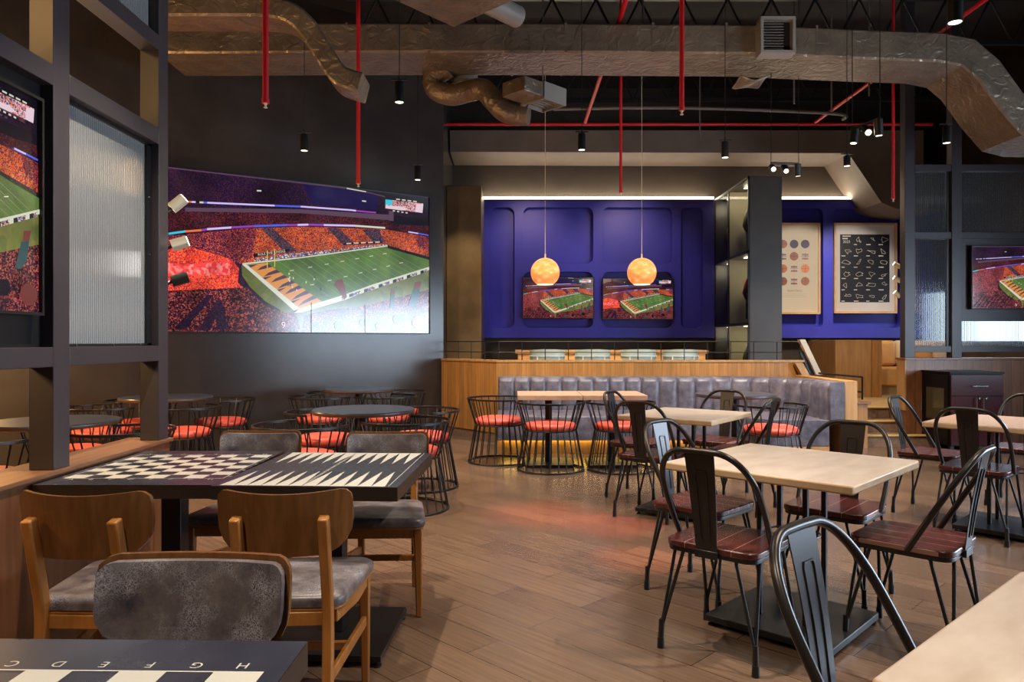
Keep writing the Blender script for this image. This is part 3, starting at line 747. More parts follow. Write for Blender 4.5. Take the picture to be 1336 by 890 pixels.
def game_table(label, loc, rz, w, d, chess, group=None):
    """origin on the floor under the middle of the top; board pattern is part of the top"""
    t = thing('game_table', label, 'table', loc, rz, group)
    mb = MB().box(-w / 2, w / 2, -d / 2, d / 2, .697, .7488, m=1)
    mb.poly([(-w / 2, -d / 2, .75), (w / 2, -d / 2, .75), (w / 2, d / 2, .75), (-w / 2, d / 2, .75)], 0)
    z = .7508
    if chess:
        bw, bd = .632, .60; cx, cy = bw / 8, bd / 8; oy = 0 if chess == 1 else 0
        x0, y0 = -bw / 2 + (.01 if chess == 1 else 0), -bd / 2
        for i in range(8):
            for j in range(8):
                if (i + j) % 2 == 0:
                    mb.poly([(x0 + i * cx, y0 + j * cy, z), (x0 + (i + 1) * cx, y0 + j * cy, z), (x0 + (i + 1) * cx, y0 + (j + 1) * cy, z), (x0 + i * cx, y0 + (j + 1) * cy, z)], 2)
        for (a, b, c, e) in ((x0 - .004, x0 + bw + .004, y0 - .004, y0), (x0 - .004, x0 + bw + .004, y0 + bd, y0 + bd + .004), (x0 - .004, x0, y0, y0 + bd), (x0 + bw, x0 + bw + .004, y0, y0 + bd)):
            mb.poly([(a, c, z), (b, c, z), (b, e, z), (a, e, z)], 2)
        for i in range(8):
            me = text_mesh(LET[i], .03)
            X = x0 + (i + .5) * cx
            mb.addmesh(me, Matrix.Translation((X, y0 - .022, z)), 2)
            mb.addmesh(me, Matrix.Translation((X, y0 + bd + .026, z)) @ Matrix.Rotation(PI, 4, 'Z'), 2)
            me = text_mesh(str(8 - i), .024)
            Y = y0 + (i + .5) * cy
            mb.addmesh(me, Matrix.Translation((x0 + bw + .018, Y, z)) @ Matrix.Rotation(PI / 2, 4, 'Z'), 2)
            mb.addmesh(me, Matrix.Translation((x0 - .018, Y, z)) @ Matrix.Rotation(-PI / 2, 4, 'Z'), 2)
    else:
        n = 12; x0 = -w / 2 + .028; x1 = w / 2 - .05; p = (x1 - x0) / n
        for i in range(n):
            xa = x0 + i * p; xm = xa + p / 2
            xa += (.007 if i >= 6 else -.007) * 0
            mb.poly([(xa, -d / 2 + .012, z), (xa + p, -d / 2 + .012, z), (xm, -d / 2 + .33, z)], 2)
            mb.poly([(xa + p, d / 2 - .012, z), (xa, d / 2 - .012, z), (xm, d / 2 - .33, z)], 2)
        for xx in (-.011 - .0045, -.011 + .002, x1 + .012):
            mb.poly([(xx, -d / 2 + .012, z + .0006), (xx + .0025, -d / 2 + .012, z + .0006), (xx + .0025, d / 2 - .012, z + .0006), (xx, d / 2 - .012, z + .0006)], 2)
    mb.build('tabletop', [M['tabletop_dark'], M['table_edge'], M['ivory']], t, smooth=0, fix=False)
    MB().box(-.043, .043, -.043, .043, .05, .69).build('column', M['black'], t, bevel=.004)
    MB().box(-.2, .2, -.2, .2, .686, .6965).build('top_bracket', M['black'], t)
    b = MB().box(-.26, .26, -.27, .27, .024, .05).build('base_plate', M['black'], t, bevel=.003)
    for sx in (-1, 1):
        for sy in (-1, 1):
            MB().lathe([(.018, 0), (.02, .008), (.008, .011), (.008, .026)], 12, (sx * .24, sy * .25, 0)).build('leveling_foot', M['black'], b)
    return t
def booth_table(label, loc, w, d, group=None):
    t = thing('bistro_table', label, 'table', loc, 0, group)
    MB().box(-w / 2, w / 2, -d / 2, d / 2, .70, .75).build('tabletop', M['lam_pink'], t, bevel=.004)
    MB().box(-.035, .035, -.035, .035, .03, .70).build('column', M['black'], t, bevel=.003)
    MB().box(-.25, .25, -.25, .25, 0, .03).build('base_plate', M['black'], t, bevel=.003)
    return t
# ================================================================== the room
CEIL = 5.6
struct('floor', MB().box(-9, 7.5, -4, 12.8, -.06, 0), M['floor'], smooth=0)
struct('ceiling', MB().box(-9, 7.5, -4, 12.8, CEIL, CEIL + .1), M['ceil'], smooth=0)
# oblique left wall, return beside the column, back wall
wd = Vector((.833, .553, 0)).normalized(); wn = Vector((-wd.y, wd.x, 0))
c0 = Vector((-.97, 10.4, 0)); c1 = c0 - wd * 9.4
struct('wall_left', MB().prism([(c1.x, c1.y), (c0.x, c0.y), ((c0 + wn * .2).x, (c0 + wn * .2).y), ((c1 + wn * .2).x, (c1 + wn * .2).y)], 0, CEIL), M['wall_dark'], smooth=0)
struct('wall_corner', MB().box(-1.3, -1.0, 10.5, 12.75, .43, CEIL), M['wall_dark'], smooth=0)
struct('wall_back', MB().box(-1.5, 7.4, 12.52, 12.7, 0, CEIL), M['wall_back'], smooth=0)
struct('pillar', MB().box(-1.0, -.467, 11.2, 12.5, .43, 3.67), M['bronze'], bevel=.01)
# right wall with the shop window that lights the room from beyond the frame
WY0, WY1, WZ0, WZ1 = .6, 6.6, .9, 2.35
wr = MB().box(7.3, 7.45, -4, WY0, 0, CEIL).box(7.3, 7.45, WY1, 9.75, 0, CEIL).box(7.3, 7.45, 9.75, 12.3, 0, 1.25).box(7.3, 7.45, 9.75, 12.3, 2.15, CEIL).box(7.3, 7.45, 12.3, 12.6, 0, CEIL).box(7.3, 7.45, WY0, WY1, 0, WZ0).box(7.3, 7.45, WY0, WY1, WZ1, CEIL)
struct('wall_right', wr, M['wall_dark'], smooth=0)
wf = MB()
for z in (WZ0, WZ1 - .05): wf.box(7.27, 7.42, WY0, WY1, z, z + .05)
for i in range(5): y = WY0 + (WY1 - WY0 - .05) * i / 4; wf.box(7.27, 7.42, y, y + .05, WZ0, WZ1)
w1 = struct('window_1', wf, M['black'], smooth=0)
MB().box(7.36, 7.38, WY0 + .05, WY1 - .05, WZ0 + .05, WZ1 - .05).build('pane', M['daylight'], w1, smooth=0)

wf = MB()
for z in (1.25, 2.1): wf.box(7.27, 7.42, 9.75, 12.3, z, z + .05)
for y in (9.75, 11.0, 12.25): wf.box(7.27, 7.42, y, y + .05, 1.25, 2.15)
w2 = struct('window_2', wf, M['black'], smooth=0)
MB().box(7.36, 7.38, 9.8, 12.25, 1.3, 2.1).build('pane', M['daylight_far'], w2, smooth=0)
# blue relief panels (rounded recesses) left and right of the display case
def blue_panel(name, px0, px1, holes):
    Y = 12.4
    def q(px, py): p = at(px, py, Y); return (p.x, p.z)
    (x0, z1), (x1, z0) = q(px0, 262), q(px1, 441)
    hs = []
    for a, b, c, d in holes:
        (hx0, hz1), (hx1, hz0) = q(a, b), q(c, d); hs.append(rrect(hx0, hx1, hz0, hz1, .11, 6))
    me = holed_plate([(x0, z0), (x1, z0), (x1, z1), (x0, z1)], hs, .055)
    mb = MB().addmesh(me, Matrix.Translation((0, Y + .025, 0)) @ XZ)
    mb.box(x0, x1, Y + .085, Y + .118, z0, z1)
    return struct(name, mb, M['blue'], smooth=30, bevel=.012)
blue_panel('wall_panel_left', 628, 932, [(640, 271, 671, 428), (683, 271, 773.5, 344), (683, 355, 773.5, 428), (786, 271, 876.5, 344), (786, 355, 876.5, 428), (888, 271, 916.5, 428)])
blue_panel('wall_panel_right', 973, 1200, [(982, 272, 1073, 428), (1086, 272, 1175, 428), (1183, 272, 1198, 428)])
# light coves over the blue panels
for nm, a, b, lab in (('led_strip', 628.5, 931, 'long warm white light strip above the purple-blue wall with two televisions'), ('led_strip', 974, 1129, 'short warm white light strip above the blue wall with two framed posters')):
    xa = at(a, 258, 12.36).x; xb = at(b, 258, 12.36).x; z = 3.70
    mb = MB().box(xa, xb, 12.34, 12.40, z - .035, z - .022, m=1)
    mb.box(xa, xb, 12.345, 12.385, z - .022, z + .022, m=0)
    tag(mb.build(nm, [M['led'], M['black']], smooth=0), lab, 'light strip', 'light strips over the blue wall')
# soffit that drops down at the right
def pz(px, py, Y): p = at(px, py, Y); return (p.x, p.z)
prof = [pz(x, y, 11.6) for x, y in ((587, 170), (1205, 170), (1205, 276), (1168, 272), (1150, 264), (1107, 200), (587, 198))]
mb = MB(); n = len(prof)
mb._faces([(x, 11.6, z) for x, z in prof] + [(x, 12.5, z) for x, z in prof], [tuple(range(n)), tuple(range(2 * n - 1, n - 1, -1))] + [(i, (i + 1) % n, n + (i + 1) % n, n + i) for i in range(n)])
struct('trim_1', mb, M['soffit'], smooth=20)
# platform, stairs
struct('platform', MB().prism([(-.96, 10.52), (-.1, 9.62), (3.7, 9.62), (3.7, 9.66), (7.28, 9.66), (7.28, 12.5), (-.96, 12.5)], 0, .43), M['platform'], smooth=0)
st = MB().box(4.33, 5.2, 9.04, 9.66, 0, .14).box(4.33, 4.93, 9.34, 9.66, .14, .285).box(4.33, 4.93, 9.62, 9.66, .285, .43)
so = struct('stairs', st, M['carpet'], smooth=0)
ns = MB().box(4.33, 5.2, 9.02, 9.1, .128, .146).box(4.33, 4.93, 9.32, 9.4, .273, .291).box(4.33, 4.93, 9.6, 9.7, .42, .436)
ns.build('step_nosing', M['nosing'], so, bevel=.003)

# parapet of the platform: angled end and straight run, cap, kick board
def wallrun(mb, p, q, t, z0, z1, m=0, out=0):
    p = Vector((p[0], p[1], 0)); q = Vector((q[0], q[1], 0)); d = (q - p).normalized(); nn = Vector((d.y, -d.x, 0))
    a, b2 = p + nn * out, q + nn * out; c, e = q - nn * t, p - nn * t
    mb.prism([(a.x, a.y), (b2.x, b2.y), (c.x, c.y), (e.x, e.y)], z0, z1, m)
pp = MB()
wallrun(pp, (-.99, 10.33), (-.2, 9.42), .14, .12, 1.03); wallrun(pp, (-.2, 9.42), (3.72, 9.42), .14, .12, 1.03)
par = struct('wall_parapet', pp, M['wood_wall'], smooth=0)
cp = MB(); wallrun(cp, (-.99, 10.33), (-.2, 9.42), .15, 1.03, 1.055, out=.012); wallrun(cp, (-.2, 9.42), (3.74, 9.42), .15, 1.03, 1.055, out=.012)
cp.build('wall_cap', M['wood_plain'], par, smooth=0)
kb = MB(); wallrun(kb, (-.99, 10.33), (-.2, 9.42), .14, 0, .12, out=-.012); wallrun(kb, (-.2, 9.42), (3.7, 9.42), .14, 0, .12, out=-.012)
kb.build('kick_board', M['carpet'], par, smooth=0)
# wire railing on the parapet
rl = thing('railing', 'thin black wire railing along the top of the wooden parapet', 'railing', (0, 9.48, 1.055))
pts = [Vector((-.93, 10.4, 0)), Vector((-.17, 9.5, 0)), Vector((3.72, 9.5, 0))]
for z in (1.153, 1.292):
    r = MB()
    for a, b in zip(pts, pts[1:]): r.rod((a.x, a.y - 9.48, z - 1.055), (b.x, b.y - 9.48, z - 1.055), .006)
    r.build('rail', M['black'], rl)
seg = [(pts[0], pts[1], 4), (pts[1], pts[2], 13)]
for a, b, k in seg:
    for i in range(k + (1 if k == 13 else 0)):
        p = a.lerp(b, i / k)
        MB().rod((p.x, p.y - 9.48, 0), (p.x, p.y - 9.48, .238), .006).build('baluster', M['black'], rl)

# ---------------------------------------------------------------- left room divider
ld = thing('room_divider', 'dark post and rail divider with reeded glass pane and low red-brown wall at left', 'room divider', (-1.9, 2, 0))
def L(mb, name, m, par=ld, **k):
    mb.v = [(x + 1.9, y - 2, z) for x, y, z in mb.v]
    return mb.build(name, m, par, **k)
kw = L(MB().box(-2.06, -1.852, -1.2, 3.98, 0, .757), 'low_wall', M['wood_redy'], smooth=0)
kcap = MB().box(-2.08, -1.84, -1.2, 4.0, .757, .776); L(kcap, 'ledge_cap', M['wood_cap'], kw, bevel=.003)
PX0, PX1 = -1.957, -1.857
for y0, y1 in ((-.2, -.09), (1.25, 1.36), (2.98, 3.09), (3.87, 3.975)):
    p = L(MB().box(PX0, PX1, y0, y1, .776, CEIL), 'post', M['post'], bevel=.003)
for (y0, y1) in ((-.09, 1.25), (1.36, 2.98), (3.09, 3.87)):
    for (z0, z1) in ((1.195, 1.275), (2.335, 2.42), (2.83, 2.91)):
        L(MB().box(PX0, PX1, y0, y1, z0, z1), 'rail', M['post'], bevel=.003)
gp = L(MB().box(-1.918, -1.908, 3.1, 3.83, 1.285, 2.325), 'glass_pane', M['reed_y'], smooth=0)
gb = MB()
for (y0, y1, z0, z1) in ((3.09, 3.87, 1.275, 1.288), (3.09, 3.87, 2.32, 2.335), (3.82, 3.87, 1.28, 2.33), (3.09, 3.1, 1.28, 2.33)): gb.box(-1.93, -1.895, y0, y1, z0, z1)
gb2 = L(gb, 'glazing_bead', M['black'])
sc = MB()
for z in (1.45, 1.75, 2.05): sc.rod((-1.896, 3.845, z), (-1.892, 3.845, z), .006, 8)
for y in (3.2, 3.5, 3.75): sc.rod((-1.896, y, 1.2815), (-1.892, y, 1.2815), .005, 8); sc.rod((-1.896, y, 2.327), (-1.892, y, 2.327), .005, 8)
L(sc, 'screw', M['chrome'], gb2)
gq = L(MB().box(-1.918, -1.908, 3.1, 3.86, 2.92, 4.1), 'glass_pane', M['reed_y'], smooth=0)
L(MB().box(-1.95, -1.91, 1.36, 2.98, 1.275, 2.335), 'back_board', M['black'], smooth=0)
display('television', 'television showing a stadium, mounted in the left room divider', 'television', (-1.885, 2.175, 1.832), PI / 2, 1.49, .838, red=False, depth=.02, group='stadium screens')

# ---------------------------------------------------------------- right room divider
RY = 9.2
rd = thing('room_divider', 'dark post and rail divider with glass panes behind the black cabinet', 'room divider', (6, RY, 0))
def R_(mb, name, m, par=rd, **k):
    mb.v = [(x - 6, y - RY, z) for x, y, z in mb.v]
    return mb.build(name, m, par, **k)
kw = R_(MB().box(4.93, 7.28, RY, RY + .2, 0, 1.065), 'low_wall', M['wood_red'], smooth=0)
R_(MB().box(4.905, 7.28, RY - .02, RY + .22, 1.065, 1.09), 'ledge_cap', M['wood_cap'], kw, bevel=.003)
R_(MB().box(4.915, 4.93, RY + .002, RY + .2, .43, 1.064), 'end_board', M['wood_plain'], kw)
RP = [(4.935, 5.06), (5.525, 5.65), (7.1, 7.22)]
for x0, x1 in RP: R_(MB().box(x0, x1, RY + .04, RY + .16, 1.09, CEIL), 'post', M['post'], bevel=.003)
for (x0, x1) in ((5.06, 5.525), (5.65, 7.1)):
    for (z0, z1) in ((1.16, 1.235), (2.585, 2.67), (3.44, 3.52)):
        R_(MB().box(x0, x1, RY + .05, RY + .15, z0, z1), 'rail', M['post'], bevel=.003)
for (x0, x1, z0, z1) in ((5.07, 5.515, 1.24, 2.58), (5.07, 5.515, 2.675, 3.435), (5.66, 7.09, 1.24, 1.55), (5.66, 7.09, 2.675, 3.435)):
    R_(MB().box(x0, x1, RY + .09, RY + .1, z0, z1), 'glass_pane', M['reed_x'], smooth=0)
R_(MB().box(5.65, 7.1, RY + .08, RY + .13, 1.55, 2.585), 'back_board', M['post'], smooth=0)
R_(MB().box(5.48, 5.525, RY + .08, RY + .11, 1.235, 3.44), 'glazing_bead', M['black'])
display('television', 'television showing a stadium at the right, above the black cabinet', 'television', (5.765 + .69, RY + .03, 2.10), 0, 1.38, .775, red=False, depth=.05, group='stadium screens')
# spot heads on the dividers
def spot_head(label, base, direction, length, r, lit, cat='spotlight', group=None):
    t = thing('spotlight', label, cat, base, 0, group)
    d = Vector(direction).normalized(); e = d * length
    b = MB(); b.rod((0, 0, 0), tuple(e), r, 18)
    b.build('lamp_body', M['brass'] if lit else M['black'], t, smooth=50)
    MB().rod(tuple(e), tuple(e + d * .004), r * .85, 18).build('lens', M['lamp_soft'] if lit else M['black'], t)
    MB().rod((0, 0, 0), (-.03, .02, -.01), .01, 8).build('bracket', M['black'], t)
    return t
for k, (z, lit, lab) in enumerate(((2.025, True, 'topmost of three stubby spotlights on the left divider post'), (1.82, True, 'middle one of three stubby spotlights on the left divider post'), (1.625, False, 'lowest of three stubby spotlights, black, on the left divider post'))):
    dz = (.075, .03, .028)[k]
    spot_head(lab, (-1.86, 4.02, z), (.075, .03, dz), .085, .032, lit, group='spotlights on the left divider post')
for k, z in enumerate((2.25, 2.07, 1.87)):
    spot_head(('topmost', 'middle', 'lowest')[k] + ' of three small spotlights beside the poster of race tracks', (4.99, RY + .25, z), (-.08, .02, .07 if k == 2 else .05), .09, .03, True, group='spotlights on the right divider post')

# ---------------------------------------------------------------- screens on the walls
ctr = (Vector((-3.956, 8.42, 0)) + Vector((-1.187, 10.26, 0))) / 2
nrm = Vector((.553, -.833, 0))
cc = ctr + nrm * .055
display('video_wall', 'huge video wall showing a football stadium on the dark left wall', 'video wall', (cc.x, cc.y, 2.35), math.atan2(.553, .833), 3.33, 1.885, bez=.01, depth=.045, seams=True, group='stadium screens')
for px0, px1, py0, py1, lab in ((682.3, 774, 362.3, 415, 'left of the two wall televisions on the purple-blue wall'), (787, 878, 363.5, 416.2, 'right of the two wall televisions on the purple-blue wall')):
    a = at(px0, py0, 12.29); b = at(px1, py1, 12.29)
    tv = display('television', lab, 'television', ((a.x + b.x) / 2, 12.31, (a.z + b.z) / 2), 0, b.x - a.x, a.z - b.z, red=px0 > 700, group='stadium screens', depth=.05)
    MB().box(-.2, .2, .05, .17, -.15, .15).build('wall_mount', M['black'], tv)

# ---------------------------------------------------------------- display case with sports shirts
dc = thing('display_case', 'tall dark glass-fronted display case of sports shirts', 'display case', (3.65, 11.55, .43))
X0, X1, Y0, Y1, ZB, ZT = 3.415, 3.89, 10.6, 12.39, .43, 3.68
def D(mb, name, m, par=dc, **k):
    mb.v = [(x - 3.65, y - 11.55, z - .43) for x, y, z in mb.v]
    return mb.build(name, m, par, **k)
D(MB().box(X0, X1, Y0, Y0 + .04, ZB, ZT), 'end_panel', simple('tower_laminate', (.045, .034, .027), .4, c2=(.06, .046, .037), scale=3), bevel=.004)
D(MB().box(X0, X1, Y1 - .03, Y1, ZB, ZT), 'end_panel', M['black'])
D(MB().box(X1 - .04, X1, Y0 + .04, Y1 - .03, ZB, ZT), 'back_panel', M['beige'])
D(MB().box(X0, X1 - .04, Y0 + .04, Y1 - .03, ZT - .04, ZT), 'top_panel', M['black'])
for z in (1.55, 2.59): D(MB().box(X0 + .01, X1 - .04, Y0 + .04, Y1 - .03, z - .02, z + .02), 'shelf', M['black'])
D(MB().box(X0 + .01, X1 - .04, 11.58, 11.6, ZB, ZT - .04), 'divider', M['beige'])
fr = MB()
for y in (Y0 + .0, 11.575, Y1 - .03): fr.box(X0 - .012, X0 + .012, y, y + .03, ZB, ZT)
for z in (1.535, 2.575, ZT - .03): fr.box(X0 - .012, X0 + .012, Y0, Y1, z, z + .03)
D(fr, 'door_frame', M['black'])
for ya, yb in ((Y0 + .035, 11.572), (11.608, Y1 - .035)):
    for za, zb in ((ZB + .02, 1.53), (1.57, 2.57), (2.61, ZT - .05)):
        D(MB().box(X0 - .003, X0 + .003, ya, yb, za, zb), 'glass_pane', M['glass'], smooth=0)
        D(MB().box(X0 + .12, X1 - .06, (ya + yb) / 2 - .12, (ya + yb) / 2 + .12, zb - .012, zb - .004), 'puck_light', M['lamp_soft'])
def jersey(label, y, z, body, sleeve, stripe):
    t = thing('sports_shirt', label, 'shirt', (3.60, y, z), 0, 'sports shirts in the display case')
    out = [(-.26, -.36), (.26, -.36), (.27, .1), (.25, .22), (.13, .33), (.05, .30), (-.05, .30), (-.13, .33), (-.25, .22), (-.27, .1)]
    def dome(outline, k):
        mb = MB(); n = len(outline)
        cx = sum(p[0] for p in outline) / n; cy = sum(p[1] for p in outline) / n
        V = []
        for s, dx in ((1, 0), (1, -.04), (.85, -.085 * k), (.5, -.115 * k), (0.05, -.12 * k)):
            for a, b in outline: V.append(Vector((dx + .05, cx + (a - cx) * s, cy + (b - cy) * s)))
        fs = [tuple(range(n))]
        for j in range(4):
            for i in range(n): fs.append((j * n + i, j * n + (i + 1) % n, (j + 1) * n + (i + 1) % n, (j + 1) * n + i))
        fs.append(tuple(4 * n + i for i in range(n)))
        return mb._faces(V, fs)
    dome(out, .6).build('shirt_body', M[body], t, smooth=70)
    for s in (-1, 1):
        sl = [(s * .24, .26), (s * .40, .02), (s * .30, -.06), (s * .22, .06)]
        dome(sl, .6).build('sleeve', M[sleeve], t, smooth=70)
    MB().box(-.028, -.022, -.10, .10, -.12, .02).build('chest_stripe', M[stripe], t)
for (y, z, b_, s_, st_, lab) in ((11.98, 3.0, 'jersey_red', 'jersey_gold', 'jersey_white', 'red sports shirt with gold sleeves in upper bay of display case'),
                                 (11.08, 3.05, 'jersey_white', 'jersey_white', 'jersey_navy', 'white sports shirt in the upper bay of display case nearest the end panel'),
                                 (11.98, 2.0, 'jersey_navy', 'jersey_navy', 'jersey_white', 'navy sports shirt in the middle bay of display case by the blue wall'),
                                 (11.08, 2.0, 'jersey_blue', 'jersey_red', 'jersey_gold', 'blue and red sports shirt with gold stripe in the middle bay of display case'),
                                 (11.98, .98, 'jersey_white', 'jersey_gold', 'jersey_red', 'white sports shirt in the lowest bay of display case by the blue wall'),
                                 (11.08, .98, 'jersey_white', 'jersey_white', 'jersey_navy', 'white sports shirt in the lowest bay of display case nearest the railing')):
    jersey(lab, y, z, b_, s_, st_)

# ---------------------------------------------------------------- posters
def poster(label, px0, px1, py0, py1):
    a = at(px0, py0, 12.36); b = at(px1, py1, 12.36); w = b.x - a.x; h = a.z - b.z
    t = thing('framed_poster', label, 'poster', ((a.x + b.x) / 2, 12.36, (a.z + b.z) / 2), 0, 'posters on the blue wall')
    f = MB(); k = .035
    f.box(-w / 2, w / 2, -.02, .035, h / 2 - k, h / 2).box(-w / 2, w / 2, -.02, .035, -h / 2, -h / 2 + k).box(-w / 2, -w / 2 + k, -.02, .035, -h / 2 + k, h / 2 - k).box(w / 2 - k, w / 2, -.02, .035, -h / 2 + k, h / 2 - k)
    f.build('frame', M['oakframe'], t, bevel=.003)
    return t, w, h
t, w, h = poster('framed cream poster with rows of basketballs beside the display case', 988, 1070, 291, 410)
mb = MB().box(-w / 2 + .03, w / 2 - .03, .0, .03, -h / 2 + .03, h / 2 - .03, m=0)
cols = [(1007, 1021.5, 1036, 1050.5), (318.5, 334.5, 350.5, 367)]
inks = [[1, 2, 1, 3], [2, 5, 1, 4], [1, 5, 4, 2], [2, 1, 4, 1]]
inks = [[1, 1, 3, 3], [2, 4, 1, 4], [1, 2, 4, 2], [2, 1, 4, 1]]
s = 12.36 / F
for r, py in enumerate(cols[1]):
    for c, px in enumerate(cols[0]):
        x = (px - 1029) * s; z = (350.5 - py) * s; rad = 5.6 * s
        circ = [(x + rad * math.cos(a * PI / 12), -.001, z + rad * math.sin(a * PI / 12)) for a in range(24)]
        mb.poly(circ, inks[r][c])
        if inks[r][c] == 4:
            for v0, v1, q in ((-.75, -.35, 1), (.2, .6, 1)):
                mb.poly([(x - rad * .75, -.002, z + v0 * rad), (x + rad * .75, -.002, z + v0 * rad), (x + rad * .75, -.002, z + v1 * rad), (x - rad * .75, -.002, z + v1 * rad)], q)
        mb.poly([(x - .003, -.0025, z - rad * .9), (x + .003, -.0025, z - rad * .9), (x + .003, -.0025, z + rad * .9), (x - .003, -.0025, z + rad * .9)], 3)
        mb.poly([(x - rad * .9, -.0025, z - .003), (x + rad * .9, -.0025, z - .003), (x + rad * .9, -.0025, z + .003), (x - rad * .9, -.0025, z + .003)], 3)
me = text_mesh('BASKETBALL', .045); mb.addmesh(me, Matrix.Translation(((1037 - 1029) * s, -.002, (350.5 - 379.5) * s)) @ XZ, 5)
for i in range(3):
    z = (350.5 - 383.5 - i * 2) * s; mb.box(-.26, .30, -.0015, -.0005, z, z + .006, 6)
mb.build('print', [M['paper'], M['ink_brown'], M['ink_orange'], M['ink_navy'], M['ink_white'], M['ink_text'], simple('faint_print', (.52, .43, .32), .6)], t, smooth=0, fix=False)
t, w, h = poster('framed poster of white race track outlines on black by the right divider', 1088, 1170, 291, 409)
mb = MB().box(-w / 2 + .03, w / 2 - .03, .0, .03, -h / 2 + .03, h / 2 - .03, m=0)
bx0, bx1, bz1, bz0 = (1096 - 1129) * s, (1160.5 - 1129) * s, (350 - 306) * s, (350 - 394.5) * s
mb.box(bx0, bx1, -.002, .001, bz0, bz1, 1)
rng = random.Random(5)
for r in range(6):
    for c in range(4):
        x = bx0 + (bx1 - bx0) * (c + .52) / 4; z = bz1 - (bz1 - bz0) * (r + .47) / 6
        if r == 0 and c == 0:
            mb.addmesh(text_mesh('2023', .062), Matrix.Translation((x, -.003, z - .035)) @ XZ, 2)
            mb.box(x - .07, x + .07, -.0035, -.0025, z + .052, z + .07, 2); mb.box(x - .07, x + .02, -.0035, -.0025, z + .01, z + .03, 2)
            continue
        k = rng.randint(5, 9); ang = sorted(rng.random() * 2 * PI for _ in range(k))
        loop = [Vector((x + .085 * rng.uniform(.35, 1) * math.cos(a), -.003, z + .055 * rng.uniform(.3, 1) * math.sin(a))) for a in ang]
        mb.tube(smooth_path(loop, 4, True), .0030, 5, closed=True, m=2)
        mb.box(x - .085, x - .085 + rng.uniform(.05, .09), -.0035, -.0025, z - .088, z - .074, 2)
mb.build('print', [M['matboard'], M['ink'], M['ink_white']], t, smooth=0, fix=False)

# ---------------------------------------------------------------- curved booth bench
bt = thing('booth_bench', 'long curved grey leather booth bench with ribbed backrest', 'bench', (1.6, 8.7, 0))
def B_(mb, name, m, par=bt, **k):
    mb.v = [(x - 1.6, y - 8.7, z) for x, y, z in mb.v]
    return mb.build(name, m, par, **k)
def bpath(s):
    """centre line of the back's face: straight, quarter turn, short return; gives point and inward normal"""
    L1 = 2.77; R = .8; L2 = R * PI / 2
    if s < L1: return Vector((-.17 + s, 9.1, 0)), Vector((0, -1, 0))
    if s < L1 + L2:
        a = (s - L1) / R
        return Vector((2.6 + R * math.sin(a), 8.3 + R * math.cos(a), 0)), Vector((-math.sin(a), -math.cos(a), 0))
    return Vector((3.4, 8.3 - (s - L1 - L2), 0)), Vector((-1, 0, 0))
TOT = 2.77 + .8 * PI / 2 + .42
def strip(s0, s1, n, prof, ribs=False, depth=.03):
    mb = MB(); rows = []
    for i in range(n + 1):
        s_ = s0 + (s1 - s0) * i / n; p, nn = bpath(s_)
        rows.append([p + nn * (d + (depth * math.sqrt(max(0, 1 - abs(2 * i / n - 1) ** 2.6)) * w if ribs else 0)) + Vector((0, 0, z)) for d, z, w in prof])
    k = len(prof); V = [v for r in rows for v in r]; fs = []
    for i in range(n):
        for j in range(k):
            q = (j + 1) % k; fs.append((i * k + j, i * k + q, (i + 1) * k + q, (i + 1) * k + j))
    fs += [tuple(range(k - 1, -1, -1)), tuple(n * k + j for j in range(k))]
    return mb._faces(V, fs)
bprof = [(0, .44, 1), (0, .60, 1), (0, .79, 1), (-.012, .835, .8), (-.05, .86, .4), (-.12, .862, 0), (-.155, .84, 0), (-.16, .44, 0)]
s_ = 0; wch = [.197] * 9 + [.222] * 30
back = MB(); i = 0
while s_ < TOT - .05:
    e = min(s_ + wch[i], TOT); i += 1
    q = strip(s_, e, 12, bprof, True, .04); back._faces(q.v, q.f); s_ = e
B_(back, 'backrest', M['leather_blue'], smooth=50)
sprof = [(0, .17, 0), (0, .45, 0), (.70, .455, 0), (.74, .44, 0), (.75, .41, 0), (.75, .17, 0)]
seatm = MB()
cuts = [0, 1.77, 2.77, 2.77 + .8 * PI / 2, TOT]
for a, b in ((0, 1.765), (1.775, 2.765)):
    q = strip(a, b, 2, sprof); seatm._faces(q.v, q.f)
q = strip(2.775, TOT, 22, sprof); seatm._faces(q.v, q.f)
B_(seatm, 'seat', M['leather_blue'], bevel=.012)
pl = MB()
q = strip(0, 2.77, 2, [(0, 0, 0), (0, .168, 0), (.56, .168, 0), (.56, 0, 0)]); pl._faces(q.v, q.f)
q = strip(2.77, TOT, 20, [(0, 0, 0), (0, .168, 0), (.62, .168, 0), (.62, 0, 0)]); pl._faces(q.v, q.f)
B_(pl, 'plinth', M['wood_plain'], smooth=30)
tl = MB().box(-.12, 2.5, 8.50, 8.53, .157, .168); B_(tl, 'under_seat_light', M['toeled'], smooth=0)
B_(MB().box(3.565, 3.70, 7.88, 9.25, 0, .872), 'end_panel', M['wood_plain'], bevel=.004)
B_(MB().box(3.40, 3.56, 7.865, 7.882, .45, .862), 'end_cap', M['leather_blue'], bevel=.006)

